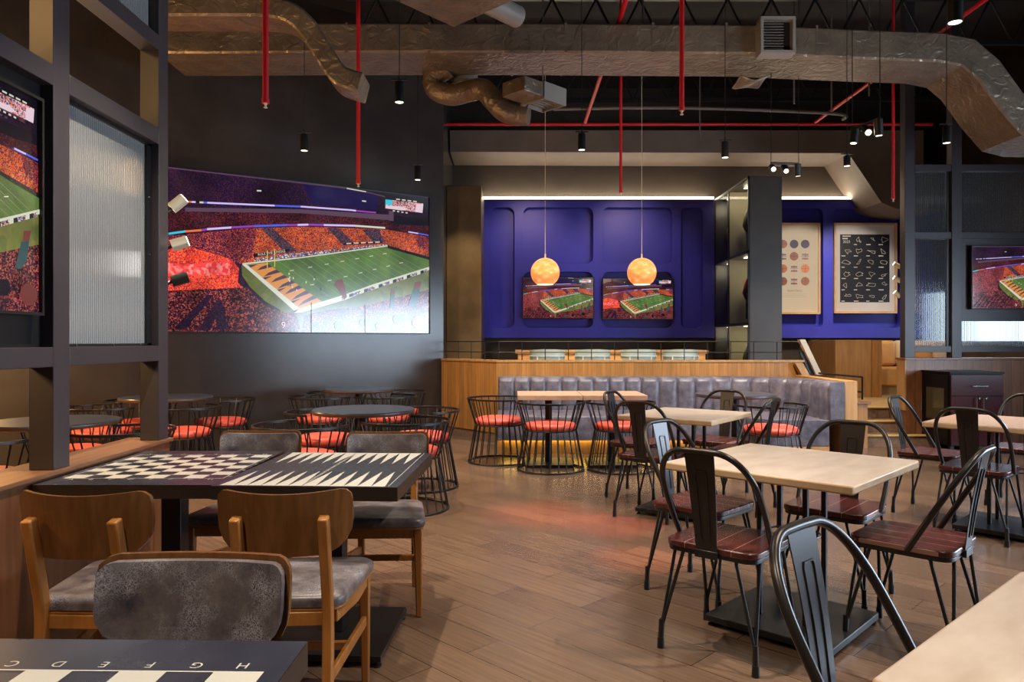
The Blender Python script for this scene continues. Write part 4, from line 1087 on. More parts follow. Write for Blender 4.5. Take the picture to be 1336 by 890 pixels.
# ---------------------------------------------------------------- platform furniture
ct = thing('communal_table', 'long orange wood table on the raised platform behind the parapet', 'table', (1.45, 11.1, .43))
MB().box(-1.4, 1.42, -.35, .35, .685, .735).build('tabletop', M['wood_plain'], ct, bevel=.004)
MB().box(-1.36, 1.38, -.33, .33, .56, .684).build('apron', M['tan_leather'], ct)
for sx in (-1.2, 1.2): MB().box(sx - .25, sx + .25, -.04, .04, 0, .56).build('leg', M['black'], ct)
def lounge(label, loc):
    t = thing('lounge_chair', label, 'chair', loc, 0, 'grey chairs along the platform')
    mb = MB(); n = 20; V = []
    for r, z0, z1 in ((.245, .36, .76), (.20, .36, .74)):
        for z in (z0, z1):
            for i in range(n + 1):
                a = PI + PI * i / n
                V.append(Vector((r * math.cos(a), .02 + r * .9 * math.sin(a), z - (.05 * (1 - math.sin(-a)) if z == z1 else 0) * 0 - (.02 * abs(math.cos(a)) ** 4 if z == z1 else 0))))
    w = n + 1; fs = []
    for i in range(n):
        fs += [(i, i + 1, w + i + 1, w + i), (2 * w + i + 1, 2 * w + i, 3 * w + i, 3 * w + i + 1), (w + i, w + i + 1, 3 * w + i + 1, 3 * w + i), (i + 1, i, 2 * w + i, 2 * w + i + 1)]
    fs += [(0, w, 3 * w, 2 * w), (n, 2 * w + n, 3 * w + n, w + n)]
    mb._faces(V, fs).build('backrest', M['teal_leather'], t, smooth=50, bevel=.01)
    MB().prism(rrect(-.22, .22, -.18, .24, .06), .34, .45).build('seat', M['teal_leather'], t, bevel=.015)
    f = MB(); arc = [(.252 * math.cos(PI + PI * i / n), .02 + .252 * .9 * math.sin(PI + PI * i / n), .66) for i in range(n + 1)]
    f.tube(arc, .007, 6); 
    for a in (1.3 * PI, 1.7 * PI): f.rod((.252 * math.cos(a), .02 + .252 * .9 * math.sin(a), .66), (.252 * math.cos(a), .02 + .252 * .9 * math.sin(a), .36), .008)
    f.build('frame_band', M['white_trim'], t)
    for sx in (-1, 1):
        for sy in (-1, 1): MB().rod((sx * .17, .03 + sy * .15, .34), (sx * .2, .03 + sy * .18, 0), .014, 8).build('leg', M['black'], t)
    return t
l0 = lounge('grey-green chair on the platform, first from the left', (at(714.6, 455, 10.2).x, 10.25, .43))
for k, px in enumerate((773.5, 834, 889)):
    dup(l0, (at(px, 455, 10.2).x, 10.25, .43), 0, 'grey-green chair on the platform, ' + ('second from the left', 'third from the left', 'nearest the display case')[k])
# wooden booth with tan cushions at the back right
bb = thing('banquette', 'tan leather banquette with tall wooden side on the platform behind the stairs', 'bench', (5.9, 11.6, .43))
MB().box(-.89, -.33, -.2, .85, 0, .885).build('side_panel', M['wood_plain'], bb, bevel=.004)
MB().box(-.33, -.18, -.22, .85, 0, .885).build('end_panel', M['wood_wall'], bb, smooth=0)
MB().box(-.17, 1.35, .1, .75, .15, .45).build('seat', M['tan_leather'], bb, bevel=.03, segs=3)
MB().box(-.17, 1.35, .15, .75, 0, .149).build('plinth', M['platform'], bb)
for i in range(5): MB().box(-.16 + i * .3, .13 + i * .3, .5, .7, .455, .88).build('back_cushion', M['cream_leather'] if i % 2 == 0 else M['tan_leather'], bb, bevel=.06, segs=3)
# stair rail, newel
nw = thing('newel_wall', 'short wooden newel wall with flat cap beside the steps', 'stair post', (4.2, 9.2, 0))
MB().box(-.11, .11, -.28, .2, 0, .535).build('panel', M['wood_wall'], nw, smooth=0)
MB().box(-.14, .14, -.31, .24, .535, .56).build('cap', M['wood_cap'], nw, bevel=.004)
hr = thing('stair_rail', 'low black metal rail behind the end of the booth bench', 'railing', (4.2, 9.3, .56))
a = at(1068, 487, 9.3); b = at(1125, 492, 9.3)
MB().rod((a.x - 4.2, 0, a.z - .56), (b.x - 4.2, 0, b.z - .56), .012, 8).build('rail', M['black'], hr)
MB().rod((a.x - 4.2, 0, a.z - .75), (b.x - 4.2, 0, b.z - .75), .01, 8).build('rail', M['black'], hr)
MB().rod((b.x - 4.2, 0, b.z - .56), (b.x - 4.2, 0, 0), .012, 8).build('post', M['black'], hr)
sl = thing('handrail', 'sloping pale wooden handrail at the right end of the parapet', 'handrail', (3.85, 9.5, 1.055))
def slant(px0, py0, px1, py1, Y, wpx, y0, y1, name, m):
    a = at(px0, py0, Y); b = at(px1, py1, Y); k = wpx * Y / F
    mb = MB()
    pr = [(a.x, a.z), (a.x + k, a.z), (b.x + k, b.z), (b.x, b.z)]
    mb._faces([(x - 3.85, y0 - 9.5, z - 1.055) for x, z in pr] + [(x - 3.85, y1 - 9.5, z - 1.055) for x, z in pr], [(0, 1, 2, 3), (7, 6, 5, 4), (0, 4, 5, 1), (1, 5, 6, 2), (2, 6, 7, 3), (3, 7, 4, 0)])
    return mb.build(name, m, sl)
slant(1042, 443, 1064, 489, 9.55, 7.5, 9.52, 9.6, 'rail_board', M['paper'])
slant(1042, 458, 1056, 489, 9.6, 8, 9.58, 9.62, 'infill_panel', M['splat'])
slant(1034, 474, 1044, 492, 9.4, 10, 9.3, 9.4, 'lower_board', M['wood_plain'])

# ---------------------------------------------------------------- black cabinet
cb = thing('cabinet', 'glossy black and maroon cabinet against the low wood wall', 'cabinet', (5.42, 8.88, 0))
MB().box(-.31, .31, -.29, .29, .07, .915).build('body', M['blackgloss'], cb, bevel=.003)
MB().box(-.32, .32, -.31, .30, .915, .94).build('top', M['blackgloss'], cb, bevel=.003)
for sx in (-1, 1):
    for sy in (-.25, .25): MB().box(sx * .27 - .02, sx * .27 + .02, sy - .02, sy + .02, 0, .07).build('foot', M['black'], cb)
sp_ = MB().box(-.322, -.31, -.27, .27, .09, .90).build('side_panel', M['blackgloss'], cb, bevel=.003)
MB().box(-.326, -.3215, -.20, .17, .36, .74).build('window', simple('smoked_glass', (.05, .04, .02), .08), sp_)
MB().rod((-.345, .24, .42), (-.345, .24, .56), .007, 8).build('handle', M['chrome'], sp_)
dr = MB().box(-.305, .305, -.31, -.29, .66, .905).build('drawer', M['maroon'], cb, bevel=.003)
h_ = MB().rod((-.075, -.345, .775), (.105, -.345, .775), .007, 8); h_.rod((-.05, -.345, .775), (-.05, -.31, .775), .005).rod((.08, -.345, .775), (.08, -.31, .775), .005); h_.build('handle', M['chrome'], dr)
for x0, x1, hx in ((-.305, .013, -.025), (.017, .305, .055)):
    dd = MB().box(x0, x1, -.31, -.29, .08, .652).build('door', M['maroon'], cb, bevel=.003)
    h_ = MB().rod((hx, -.345, .42), (hx, -.345, .67 - .03), .008, 8); h_.rod((hx, -.345, .44), (hx, -.31, .44), .005).rod((hx, -.345, .62), (hx, -.31, .62), .005); h_.build('handle', M['chrome'], dd)
    MB().rod((hx + .05, -.315, .63), (hx + .05, -.308, .63), .01, 10).build('lock', M['chrome'], dd)
# ================================================================== ducts and ceiling services
def rect_duct(mb, path_xz, Y0, Y1, hgt, m=0):
    """rectangular duct that runs in a plane of constant depth; path is the lower front edge, hgt is measured upwards across it"""
    P = [Vector((x, z)) for x, z in path_xz]; n = len(P); N = []
    for i in range(n):
        a = (P[i] - P[i - 1]).normalized() if i > 0 else None; b = (P[i + 1] - P[i]).normalized() if i < n - 1 else None
        t = (a or b) + (b or a); t.normalize(); nn = Vector((-t.y, t.x))
        sc = 1 / max(.6, t.dot(a or b)); N.append(nn * hgt * sc)
    V = []; c = .018
    for p, q in zip(P, N):
        u = q.normalized()
        o = p + q
        V += [Vector((p.x, Y0 + c, p.y)), Vector((p.x, Y1 - c, p.y)), Vector((p.x + u.x * c, Y1, p.y + u.y * c)), Vector((o.x - u.x * c, Y1, o.y - u.y * c)),
              Vector((o.x, Y1 - c, o.y)), Vector((o.x, Y0 + c, o.y)), Vector((o.x - u.x * c, Y0, o.y - u.y * c)), Vector((p.x + u.x * c, Y0, p.y + u.y * c))]
    fs = [tuple(range(8)), tuple((n - 1) * 8 + i for i in range(7, -1, -1))]
    for i in range(n - 1):
        for j in range(8): q = (j + 1) % 8; fs.append((i * 8 + j, i * 8 + q, (i + 1) * 8 + q, (i + 1) * 8 + j))
    mb._faces(V, fs, m); return mb
def arc_path(pts, n=5): return [(p.x, p.y) for p in smooth_path([Vector((a, b, 0)) for a, b in pts], n)]
def xz(px, py, Y): p = at(px, py, Y); return (p.x, p.z)
md = thing('air_duct', 'big foil-wrapped air duct running across the whole ceiling', 'air duct', (0, 7.8, 4.3), 0, 'foil-wrapped air ducts')
def MV(mb, o): 
    L0 = o.location
    mb.v = [(x - L0.x, y - L0.y, z - L0.z) for x, y, z in mb.v]; return mb
Ym = 7.5
path = [xz(205, 69, Ym), xz(285, 69, Ym), xz(420, 68, Ym), xz(700, 68, Ym), xz(980, 70, Ym), xz(1140, 77, Ym), xz(1225, 80, Ym), xz(1256, 86, Ym), xz(1277, 104, Ym), xz(1305, 143, Ym), xz(1334, 176, Ym), xz(1365, 184, Ym), xz(1480, 186, Ym)]
MV(rect_duct(MB(), path, Ym, Ym + .67, .30), md).build('duct_body', M['foil'], md, smooth=28)
for px in (452, 560, 668, 738, 852, 948, 1066):
    a = at(px, 68 + max(0, (px - 980) * .045), Ym); bands = MB().box(a.x - .012, a.x + .012, Ym - .003, Ym + .673, a.z - .003, a.z + .303)
    MV(bands, md).build('joint_band', M['foil'], md, smooth=0)
# register on the duct
gr = thing('air_grille', 'square louvred air grille on the big foil-wrapped duct', 'vent', (at(1014.5, 46, 7.36).x, 7.36, at(1014, 46, 7.36).z))
g_ = MB(); hw, hh = .175, .185
for a, b, c, d in ((-hw, hw, hh - .03, hh), (-hw, hw, -hh, -hh + .03), (-hw, -hw + .03, -hh + .03, hh - .03), (hw - .03, hw, -hh + .03, hh - .03)): g_.box(a, b, -.02, .14, c, d)
g_.build('frame', M['sheet'], gr, bevel=.004)
lv = MB()
for i in range(11):
    z = -hh + .045 + i * .028
    lv._faces([(-hw + .03, -.005, z), (.06, -.005, z), (.06, .02, z + .018), (-hw + .03, .02, z + .018), (-hw + .03, -.001, z - .002), (.06, -.001, z - .002), (.06, .024, z + .016), (-hw + .03, .024, z + .016)],
              [(0, 1, 2, 3), (7, 6, 5, 4), (0, 4, 5, 1), (2, 6, 7, 3), (1, 5, 6, 2), (0, 3, 7, 4)])
lv.build('louvre', M['sheet'], gr, smooth=0)
MB().box(-hw + .03, hw - .03, .06, .139, -hh + .03, hh - .03).build('back', M['ceil'], gr)
# flap of foil under it
fl = thing('foil_flap', 'loose fold of foil hanging under the big duct below the grille', 'duct wrap', (at(980, 101, 7.6).x, 7.7, at(980, 101, 7.6).z))
MB().grid(lambda u, v: Vector((-.14 + .28 * u, -.2 + .3 * v, -.02 * math.sin(PI * u) - .035 + .015 * math.cos(6 * u + 3 * v))), 10, 8).build('fold', M['foil'], fl, smooth=60).modifiers.new('thick', 'SOLIDIFY').thickness = .012
# S-shaped branch duct
sd = thing('air_duct', 'S-shaped foil-wrapped branch duct curving down at the left', 'air duct', (-1.9, 6.1, 3.9), 0, 'foil-wrapped air ducts')
pp_ = arc_path([xz(150, 20, 6), xz(217, 20, 6), xz(300, 20, 6), xz(345, 21, 6), xz(372, 27, 6), xz(390, 43, 6), xz(405, 66, 6), xz(420, 90, 6), xz(434, 107, 6), xz(452, 115, 6), xz(466, 119, 6)], 3)
MV(rect_duct(MB(), pp_, 6.0, 6.33, .165), sd).build('duct_body', M['foil'], sd, smooth=30)
# overhead plenum box
bx = thing('plenum_box', 'taupe ceiling plenum box with a pointed corner above the big duct', 'air box', (-.45, 6.6, 4.24))
q = [Vector((-.546, 6.9)), Vector((-1.06, 6.29)), Vector((-.49, 5.80)), Vector((.026, 6.34))]
MB().prism([(v.x + .45, v.y - 6.6) for v in q], 0, .5).build('box', M['foil'], bx, bevel=.01)
MB().rod((.22, -.02, .10), (.50, .3, .10), .10, 20).build('spigot', M['sheet'], bx, smooth=50)
# flexible duct and diffuser
fd = thing('flexible_duct', 'short crinkled flexible duct curling from big duct to the ceiling diffuser', 'air duct', (.0, 8.2, 3.9), 0)
fp = [at(*p) for p in ((585, 88, 8.1), (566, 101, 8.15), (569, 117, 8.15), (590, 124, 8.1), (612, 119, 8.05), (630, 117, 8.0), (644, 131, 7.95), (662, 147, 7.9), (690, 150, 7.85))]
MV(MB().tube(smooth_path(fp, 5), .115, 18), fd).build('hose', M['foil'], fd, smooth=60)
MV(MB().rod(tuple(at(606, 90, 8.3)), tuple(at(606, 112, 8.3)), .15, 20), fd).build('collar', M['sheet'], fd, smooth=50)
df = thing('ceiling_diffuser', 'tilted square ceiling diffuser box with open grille above the left globe lamp', 'vent', (.33, 7.73, 3.77), PI / 4)
d_ = MB().box(-.17, .17, -.17, -.15, 0, .17).box(-.17, .17, .15, .17, 0, .17).box(-.17, -.15, -.15, .15, 0, .17).box(.15, .17, -.15, .15, 0, .17).box(-.17, .17, -.17, .17, .17, .18)
d_.build('box', M['sheet'], df, bevel=.003)
s_d = MB()
for i in range(5): s_d.box(-.15, .15, -.12 + i * .055, -.105 + i * .055, .03, .045)
s_d.build('louvre', M['sheet'], df)
MB().box(-.45, -.171, -.16, .16, .02, .17).build('plenum', M['foil'], df, bevel=.01)
MB().rod((.1, .1, .18), (.1, .1, 1.8), .008, 6).build('hanger', M['pipe_grey'], df)

# open web joists
for (Y, lab) in ((8.9, 'black open-web ceiling joist just behind the big duct'), (11.0, 'black open-web ceiling joist nearest the back wall')):
    jt = thing('ceiling_joist', lab, 'joist', (3, Y, 5.0), 0, 'open-web ceiling joists')
    for dz in (.42, -.12): MB().box(-5, 4.2, -.03, .03, dz, dz + .05).build('chord', M['black'], jt)
    w_ = MB()
    for i in range(17):
        x = -4.9 + i * .53; w_.rod((x, 0, -.09), (x + .265, 0, .44), .014, 6); w_.rod((x + .265, 0, .44), (x + .53, 0, -.09), .014, 6)
    w_.build('web', M['black'], jt)

# sprinkler drops and mains
def drop(label, px, py, Y, r):
    b = at(px, py, Y); t = thing('sprinkler_pipe', label, 'sprinkler', (b.x, b.y, b.z), 0, 'red sprinkler drops')
    MB().rod((0, 0, .05), (0, 0, CEIL - b.z - .005), r, 12).build('pipe', M['pipe_red'], t, smooth=60)
    MB().lathe([(.0, .03), (r * 1.25, .03), (r * 1.25, .06), (r, .062)], 14).build('coupling', M['pipe_red'], t)
    h = MB().lathe([(.010, .0), (.014, .003), (.007, .008), (.007, .022), (.012, .026), (.012, .034)], 12); h.build('sprinkler_head', M['brass'], t)
drop('red sprinkler pipe hanging at upper left before the S-shaped duct', 346.5, 141, 4.8, .0195)
drop('red sprinkler pipe that ends just above the video wall', 467.5, 244, 7.0, .0185)
drop('red sprinkler pipe crossing in front of the big duct', 889.5, 150, 5.2, .0165)
drop('thin red sprinkler pipe between the two globe lamps, behind the big duct', 810, 255, 8.35, .0165)
drop('red sprinkler pipe beside the right divider post', 1165.5, 263, 8.5, .0165)
def pipe(name, label, pts, r, m, cat='pipe', group='ceiling pipes'):
    o = MB().tube(smooth_path(pts, 6) if len(pts) > 2 else pts, r, 10).build(name, M[m], smooth=60); tag(o, label, cat, group); return o
pipe('water_pipe', 'red sprinkler main running across above the soffit', [(-1.1, 11.2, 4.6), (6.4, 11.2, 4.6)], .024, 'pipe_red')
pipe('water_pipe', 'red sprinkler line running front to back in mid ceiling', [(1.11, 5.5, 4.62), (1.11, 11.17, 4.62)], .026, 'pipe_red')
pipe('water_pipe', 'red sprinkler line running front to back at upper right', [(4.6, 5.5, 4.62), (4.6, 11.17, 4.62)], .024, 'pipe_red')
pipe('conduit', 'grey conduit running across above the soffit', [(.6, 10.6, 4.64), (2.4, 10.6, 4.66), (4.6, 10.6, 4.58), (4.9, 10.9, 4.58)], .022, 'pipe_grey')
# hanger rods
for px, Y in ((913, 10.9), (1036, 9.3), (1085, 9.6), (1134, 9.0), (839, 8.3)):
    a = at(px, 171, Y)
    tag(MB().rod((a.x, Y, 4.3 if Y < 11 else 4.6), (a.x, Y, CEIL - .002), .012, 8).build('hanger_rod', M['pipe_grey']), 'thin grey hanger rod below the ceiling', 'hanger rod', 'hanger rods')

# pendant spotlights
SPOTS = []
def pend(label, px, py, Y, r=.035, tilt=(0, 0), L=.15, energy=0):
    b = at(px, py, Y)
    t = thing('pendant_spotlight', label, 'spotlight', (b.x, b.y, b.z), 0, 'pendant spotlights')
    MB().lathe([(r * .86, .004), (r, 0), (r, L), (r * .6, L + .012), (0, L + .012)], 20).build('lamp_body', M['black'], t, smooth=50)
    MB().lathe([(0, .006), (r * .84, .006), (r * .84, .003), (0, .003)], 20).build('lens', M['lamp'], t)
    MB().box(-.06, .06, -.008, .008, L + .02, L + .028).rod((0, 0, L + .01), (0, 0, L + .05), .008).build('bracket', M['black'], t)
    MB().rod((0, 0, L + .05), (0, 0, CEIL - b.z - .003), .0035, 6).build('cable', M['black'], t)
    SPOTS.append(b); return t
pend('pendant spotlight under the big duct, over the video wall', 521, 134, 5.54)
pend('small pendant spotlight over the left half of the video wall', 397, 197, 6.94)
pend('small pendant spotlight over the right corner of the video wall', 545, 235, 8.2)
pend('pendant spotlight between the two globe lamp cords and the big duct', 759, 196, 6.94)
pend('pendant spotlight left of the display case', 946, 206, 7.2)
pend('pendant spotlight beside the right divider post', 1235, 187, 6.7)
pend('largest pendant spotlight, at the upper right corner', 1246, 30, 4.14, r=.04)
def track(label, px0, py0, px1, py1, Y, dY, heads):
    a = at(px0, py0, Y); b = at(px1, py1, Y + dY); c = (a + b) / 2
    t = thing('track_light', label, 'track light', tuple(c), 0, 'hanging track lights')
    MB().rod(tuple(a - c), tuple(b - c), .014, 8).build('track', M['steel_tube'], t)
    for e in (a - c, b - c): MB().rod(tuple(e), (e.x, e.y, CEIL - c.z - .003), .0035, 6).build('cable', M['black'], t)
    for k, (f, hx, hy, hz) in enumerate(heads):
        p = a.lerp(b, f) - c; d = Vector((hx, hy, hz)).normalized(); q = p + Vector((0, 0, -.05))
        m_ = MB().rod(tuple(q - d * .05), tuple(q + d * .08), .034, 16); m_.rod(tuple(p), tuple(q), .008)
        h_ = m_.build('lamp_head', M['black'], t, smooth=50)
        MB().rod(tuple(q + d * .081), tuple(q + d * .083), .024, 16).build('lens', M['lamp'], h_)
track('hanging track light with three heads near the right divider', 1112, 168, 1148, 155, 6.3, -.35, [(.08, -.1, .0, -1), (.5, -.12, -.75, -.45), (.95, .1, .1, -1)])
track('hanging track light with three heads beside the display case', 1006, 213, 1042, 214, 8.0, .05, [(.05, -.15, -.8, -.35), (.5, -.1, -.7, -.5), (.97, .1, .2, -1)])
pend('small pendant spotlight by the sloped end of the soffit', 1105, 217, 7.5, r=.034, L=.1)

# amber globe pendants
for px, lab in ((711.3, 'left of the two glowing amber globe lamps'), (837.3, 'right of the two glowing amber globe lamps')):
    c = at(px, 355.5, 10.4); t = thing('globe_pendant', lab, 'pendant lamp', tuple(c), 0, 'amber globe lamps')
    R = .205; prf = []
    for i in range(19):
        a = math.radians(-57 + 147 * i / 18); prf.append((max(0, R * math.cos(a)), R * math.sin(a)))
    MB().lathe(prf, 40).build('shade', M['globe'], t, smooth=60)
    MB().lathe([(R * .50, -R * .845), (R * .555, -R * .845), (R * .555, -R * .80), (R * .5, -R * .80)], 40).build('rim', M['globe_rim'], t)
    MB().lathe([(.012, R), (.012, R + .05), (.004, R + .06)], 12).build('cap', M['brass'], t)
    MB().rod((0, 0, R + .05), (0, 0, CEIL - c.z - .003), .004, 6).build('cord', M['brass'], t)
# ================================================================== furniture
G_WOOD, G_METAL, G_WIRE = 'wooden chairs at the game tables', 'metal chairs with wooden seats', 'wire chairs with red seats'
# game tables
game_table('black game table with a chessboard top beside the left low wall', (-1.485, 3.245, 0), 0, .694, .87, 1, 'game tables')
game_table('black game table with a backgammon top', (-.768, 3.20, 0), math.radians(-2.6), .715, .845, 0, 'game tables')
game_table('black game table at the bottom left corner with large chessboard letters', (-.738, .925, 0), math.radians(-1.2), .71, .86, 2, 'game tables')
wc = wood_chair('wooden chair in front of the chessboard table, back to the camera', G_WOOD)
wc.location = (-1.36, 2.56, 0); wc.rotation_euler = (0, 0, math.radians(-2))
dup(wc, (-.745, 2.585, 0), math.radians(3), 'wooden chair in front of the backgammon table, back to the camera')
dup(wc, (-.705, 1.42, 0), PI + math.radians(-2), 'wooden chair facing the camera behind the nearest game table')
dup(wc, (-1.33, 3.70, 0), PI, 'wooden chair behind the chessboard table, only its grey back showing')
dup(wc, (-.645, 3.66, 0), PI + math.radians(2), 'wooden chair behind the backgammon table with its grey seat in view')

# square cafe tables
T3 = [(.717, 3.41), (1.266, 2.75), (1.837, 3.34), (1.32, 4.0)]
cafe_table('pale square table nearest the middle, between four metal chairs', (1.285, 3.375, 0), math.radians(46), .85, .83, group='pale square tables')
cafe_table('whitish square table by the booth bench', (1.32, 5.59, 0), math.radians(-36.5), .73, .82, group='pale square tables')
cafe_table('pinkish square table in front of the black cabinet', (3.40, 5.01, 0), math.radians(44), .85, .86, top='lam_pink', group='pale square tables')
cafe_table('pale table cut off by the bottom right corner of the picture', (1.163, 1.187, 0), math.radians(41.7), .85, .79, group='pale square tables')
mc = metal_chair('metal chair in the right foreground, its blue-grey back plate facing the camera', G_METAL)
mc.location = (.868, 1.55, 0); mc.rotation_euler = (0, 0, math.radians(-138.3))
R = math.radians
for x, y, a, lab in (
    (.925, 3.14, -41.5, 'metal chair with its dark back to the camera at the middle table'),
    (1.0, 3.85, -135.6, 'metal chair beyond the left corner of the middle table, its grey back plate catching light'),
    (1.66, 3.78, 137, 'metal chair on the far side of the middle table before the booth end'),
    (1.73, 3.17, 45, 'metal chair seen side on at the right of the middle table'),
    (1.05, 5.50, -35.2, 'metal chair with its dark back to the camera at the whitish table'),
    (1.075, 6.19, -123.4, 'metal chair at the left of whitish table, grey back plate catching light'),
    (1.72, 6.30, 137, 'metal chair on the far side of the whitish table'),
    (1.765, 5.71, 52.6, 'metal chair seen side on at the right of the whitish table'),
    (3.19, 5.58, -137, 'metal chair seen side on at the left of the pinkish table near the steps'),
    (3.13, 4.93, -47, 'metal chair with its dark back to the camera at the pinkish table'),
    (4.05, 5.82, 133, 'metal chair beyond the pinkish table, cut off by the right picture edge')):
    dup(mc, (x, y, 0), R(a), lab)
# booth tables
booth_table('left of the two wooden tables pushed together at the booth bench', (.385, 7.77, 0), .655, .66, 'wooden tables at the booth')
booth_table('right of the two wooden tables pushed together at the booth bench', (1.045, 7.77, 0), .655, .66, 'wooden tables at the booth')
round_table('small dark round table in the curve of the booth bench', (2.336, 7.70, 0), .41, 'dark round tables')
round_table('dark round table behind the backgammon table', (-1.2, 5.96, 0), .41, 'dark round tables')
round_table('farthest dark round table, close under the video wall', (-1.77, 8.5, 0), .41, 'dark round tables')
round_table('dark round table seen past the second divider post', (-3.43, 7.3, 0), .43, 'dark round tables')
round_table('dark round table seen through the left divider', (-3.18, 5.1, 0), .41, 'dark round tables')
wi = wire_chair('wire chair with its back to the camera before the booth tables', G_WIRE)
def face(x, y, tx, ty): return math.atan2(-(tx - x), ty - y)
wi.location = (.39, 7.58 - .02, 0); wi.rotation_euler = (0, 0, 0)
wi.location.y = 7.45
for x, y, tx, ty, lab in (
    (-.135, 7.95, .6, 7.9, 'wire chair at the left end of the booth tables'),
    (1.10, 7.45, 1.10, 8.2, 'wire chair before the booth tables, behind a metal chair'),
    (2.50, 7.12, 2.35, 7.7, 'wire chair in front of the small round table at the booth'),
    (-1.55, 5.42, -1.2, 5.96, 'nearest left wire chair at the round table behind the backgammon table'),
    (-.83, 5.72, -1.2, 5.96, 'nearest right wire chair at the round table behind the backgammon table'),
    (-.82, 6.58, -1.2, 5.96, 'wire chair at the far right of the round table behind the backgammon table'),
    (-1.62, 6.42, -1.2, 5.96, 'wire chair at the far left of the round table behind the backgammon table'),
    (-2.12, 8.15, -1.77, 8.5, 'wire chair on the near left of the farthest round table'),
    (-1.42, 8.25, -1.77, 8.5, 'wire chair on the near right of the farthest round table'),
    (-2.10, 8.85, -1.77, 8.5, 'wire chair on the far left of the farthest round table'),
    (-1.40, 9.0, -1.77, 8.5, 'wire chair on the far right of the farthest round table'),
    (-3.10, 6.90, -3.43, 7.3, 'wire chair just right of the second divider post'),
    (-3.09, 7.80, -3.43, 7.3, 'wire chair under the left end of the video wall'),
    (-3.84, 6.88, -3.43, 7.3, 'wire chair seen between the divider posts, farthest back'),
    (-3.85, 7.65, -3.43, 7.3, 'wire chair close to the dark wall behind the left divider'),
    (-2.72, 5.12, -3.18, 5.1, 'wire chair seen between the divider posts, closest to the ledge'),
    (-3.40, 5.68, -3.18, 5.1, 'wire chair seen between the divider posts, behind the round table there'),
    (-3.36, 4.62, -3.18, 5.1, 'wire chair at the left picture edge behind the divider')):
    dup(wi, (x, y, 0), face(x, y, tx, ty), lab)
# ================================================================== light and camera
def spot(loc, aim, W, ang=80, blend=.5, col=(1, .86, .68), size=.03):
    l = bpy.data.lights.new('spot', 'SPOT'); l.energy = W; l.color = col; l.spot_size = math.radians(ang); l.spot_blend = blend; l.shadow_soft_size = size
    o = bpy.data.objects.new('ceiling_or_fill_spot', l); COL.objects.link(o); o.location = loc
    d = Vector(aim) - Vector(loc); o.rotation_euler = d.to_track_quat('-Z', 'Y').to_euler(); return o
def pt(loc, W, col=(1, .8, .55), size=.1):
    l = bpy.data.lights.new('bulb_or_fill', 'POINT'); l.energy = W; l.color = col; l.shadow_soft_size = size
    o = bpy.data.objects.new('bulb_or_fill', l); COL.objects.link(o); o.location = loc; return o
# the fixtures in view shine from just under their lenses
for p, W, aim in ((SPOTS[0], 260, (-1.0, 5.9)), (SPOTS[1], 200, (-1.9, 7.3)), (SPOTS[2], 160, (-1.1, 8.6)), (SPOTS[3], 260, (.7, 7.4)), (SPOTS[4], 260, (1.9, 7.2)), (SPOTS[5], 300, (4.0, 7.0)), (SPOTS[6], 260, (2.2, 4.4))):
    spot((p.x, p.y, p.z - .012), (aim[0], aim[1], 0), W, 95, .6)
spot((3.0, 6.2, 2.95), (3.0, 5.6, 0), 240, 90, .6)
spot((2.9, 7.9, 2.9), (3.9, 9.4, .5), 200, 90, .6)
# more of the same pendants hang nearer than the picture's upper edge
spot((-.82, 3.15, 3.9), (-.9, 3.2, 0), 540, 75, .4)
spot((2.3, 2.5, 3.9), (1.6, 2.7, 0), 480, 80, .5)
spot((.1, 3.6, 4.0), (.2, 3.9, 0), 130, 80, .8)
spot((-1.0, .6, 3.4), (-.9, 1.1, 0), 260, 80, .6)
spot((1.4, .4, 3.6), (1.3, 1.1, 0), 230, 80, .6)
spot((-3.0, 5.0, 3.6), (-3.2, 5.4, 0), 620, 95, .6, col=(1, .72, .42))
# coloured spots added to make the red-orange floor patches, no known fixture
spot((.22, 5.1, 3.9), (.24, 5.55, 0), 1000, 16, 1, col=(1, .15, .03))
spot((.55, 4.9, 3.9), (.72, 5.2, 0), 1000, 13, 1, col=(1, .06, .03))
spot((.7, 4.2, 3.9), (.76, 4.4, 0), 700, 11, 1, col=(1, .14, .03))
spot((2.5, 7.3, 3.3), (2.85, 8.15, .45), 380, 48, .6)  # added spot without a fixture, whitens the bench seat
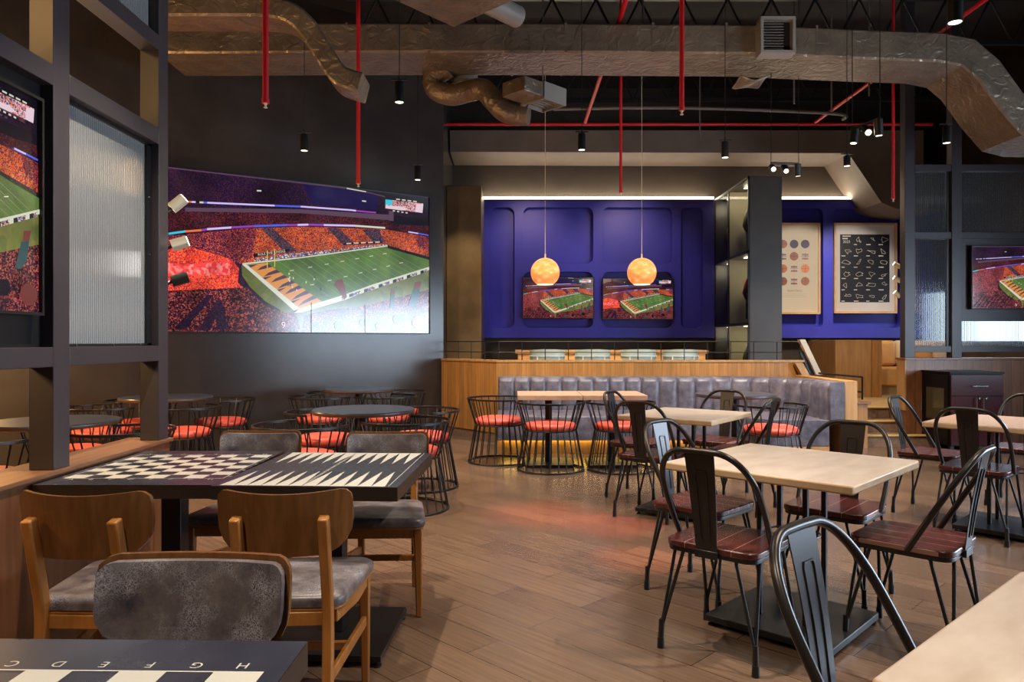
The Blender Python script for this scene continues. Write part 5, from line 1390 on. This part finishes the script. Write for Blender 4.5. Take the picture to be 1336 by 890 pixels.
# warm lamp on the far side of the left divider
pt((-2.65, 1.9, 1.75), 75, (1, .58, .22), .15)
pt((-2.75, 1.6, 3.2), 60, (1, .58, .22), .15)
pt((-4.9, 6.5, 1.5), 170, (1, .58, .22), .15)  # added light, turns the nearby wall and chairs orange
pt((-4.2, 4.4, 2.6), 110, (1, .62, .28), .15)
spot((-.6, 10.0, 3.9), (-.75, 11.2, 1.9), 230, 45, .8, col=(1, .8, .5))  # added spot without a fixture, brightens the bronze pillar
pt((-2.25, 4.3, 1.75), 14, (1, .93, .85), .08)  # added light behind the reeded pane, brightens its lower part
for y in (11.1, 11.98):
    for z in (1.45, 2.5, 3.55): pt((3.62, y, z), 5, (1, .86, .55), .03)
# spots aimed at duct, platform, booth, steps and back wall
spot((2.2, 5.9, 2.9), (2.3, 7.8, 4.2), 40, 120, .9)  # added up-light without a fixture, brightens the duct
for x in (.5, 2.0): spot((x, 9.3, 3.9), (x, 10.4, .9), 700, 60, .7)  # added spots, no fixtures there, brighten the platform chairs and table
for x in (-.3, 1.2, 2.6): spot((x, 7.25, 3.4), (x, 8.9, .5), 260, 75, .7, col=(1, .9, .8))  # added spots, no fixtures there, brighten the booth bench and parapet
spot((5.6, 10.6, 4.0), (5.6, 11.4, .5), 260, 80, .7, col=(1, .78, .5))
spot((4.6, 9.6, 4.2), (4.7, 9.6, 0), 260, 60, .7, col=(1, .75, .42))
for x in (4.7, 5.5): spot((x, 10.7, 3.6), (x + .1, 12.35, 2.2), 170, 62, .8, col=(1, .9, .78))
for x in (.3, 2.0): spot((x, 10.6, 3.9), (x, 12.35, 2.4), 90, 75, .8, col=(1, .72, .75))  # added pinkish spots, no fixtures there, brighten the blue panel
w = bpy.data.worlds.new('World'); SC.world = w; w.use_nodes = True
w.node_tree.nodes['Background'].inputs['Color'].default_value = (.62, .68, .85, 1); w.node_tree.nodes['Background'].inputs['Strength'].default_value = .03
cam = bpy.data.cameras.new('Camera'); co = bpy.data.objects.new('Camera', cam); COL.objects.link(co)
co.location = (0, 0, CAMZ); co.rotation_euler = (PI / 2, 0, 0)
cam.sensor_width = 36; cam.sensor_fit = 'HORIZONTAL'; cam.lens = F / 1336 * 36; cam.clip_start = .05
SC.camera = co
SC.cycles.sample_clamp_indirect = 3; SC.cycles.sample_clamp_direct = 4; SC.cycles.caustics_reflective = False; SC.cycles.caustics_refractive = False; SC.cycles.blur_glossy = 1.0
vs = SC.view_settings; vs.view_transform = 'Standard'; vs.look = 'None'; vs.gamma = 1; vs.exposure = 0; vs.use_curve_mapping = False
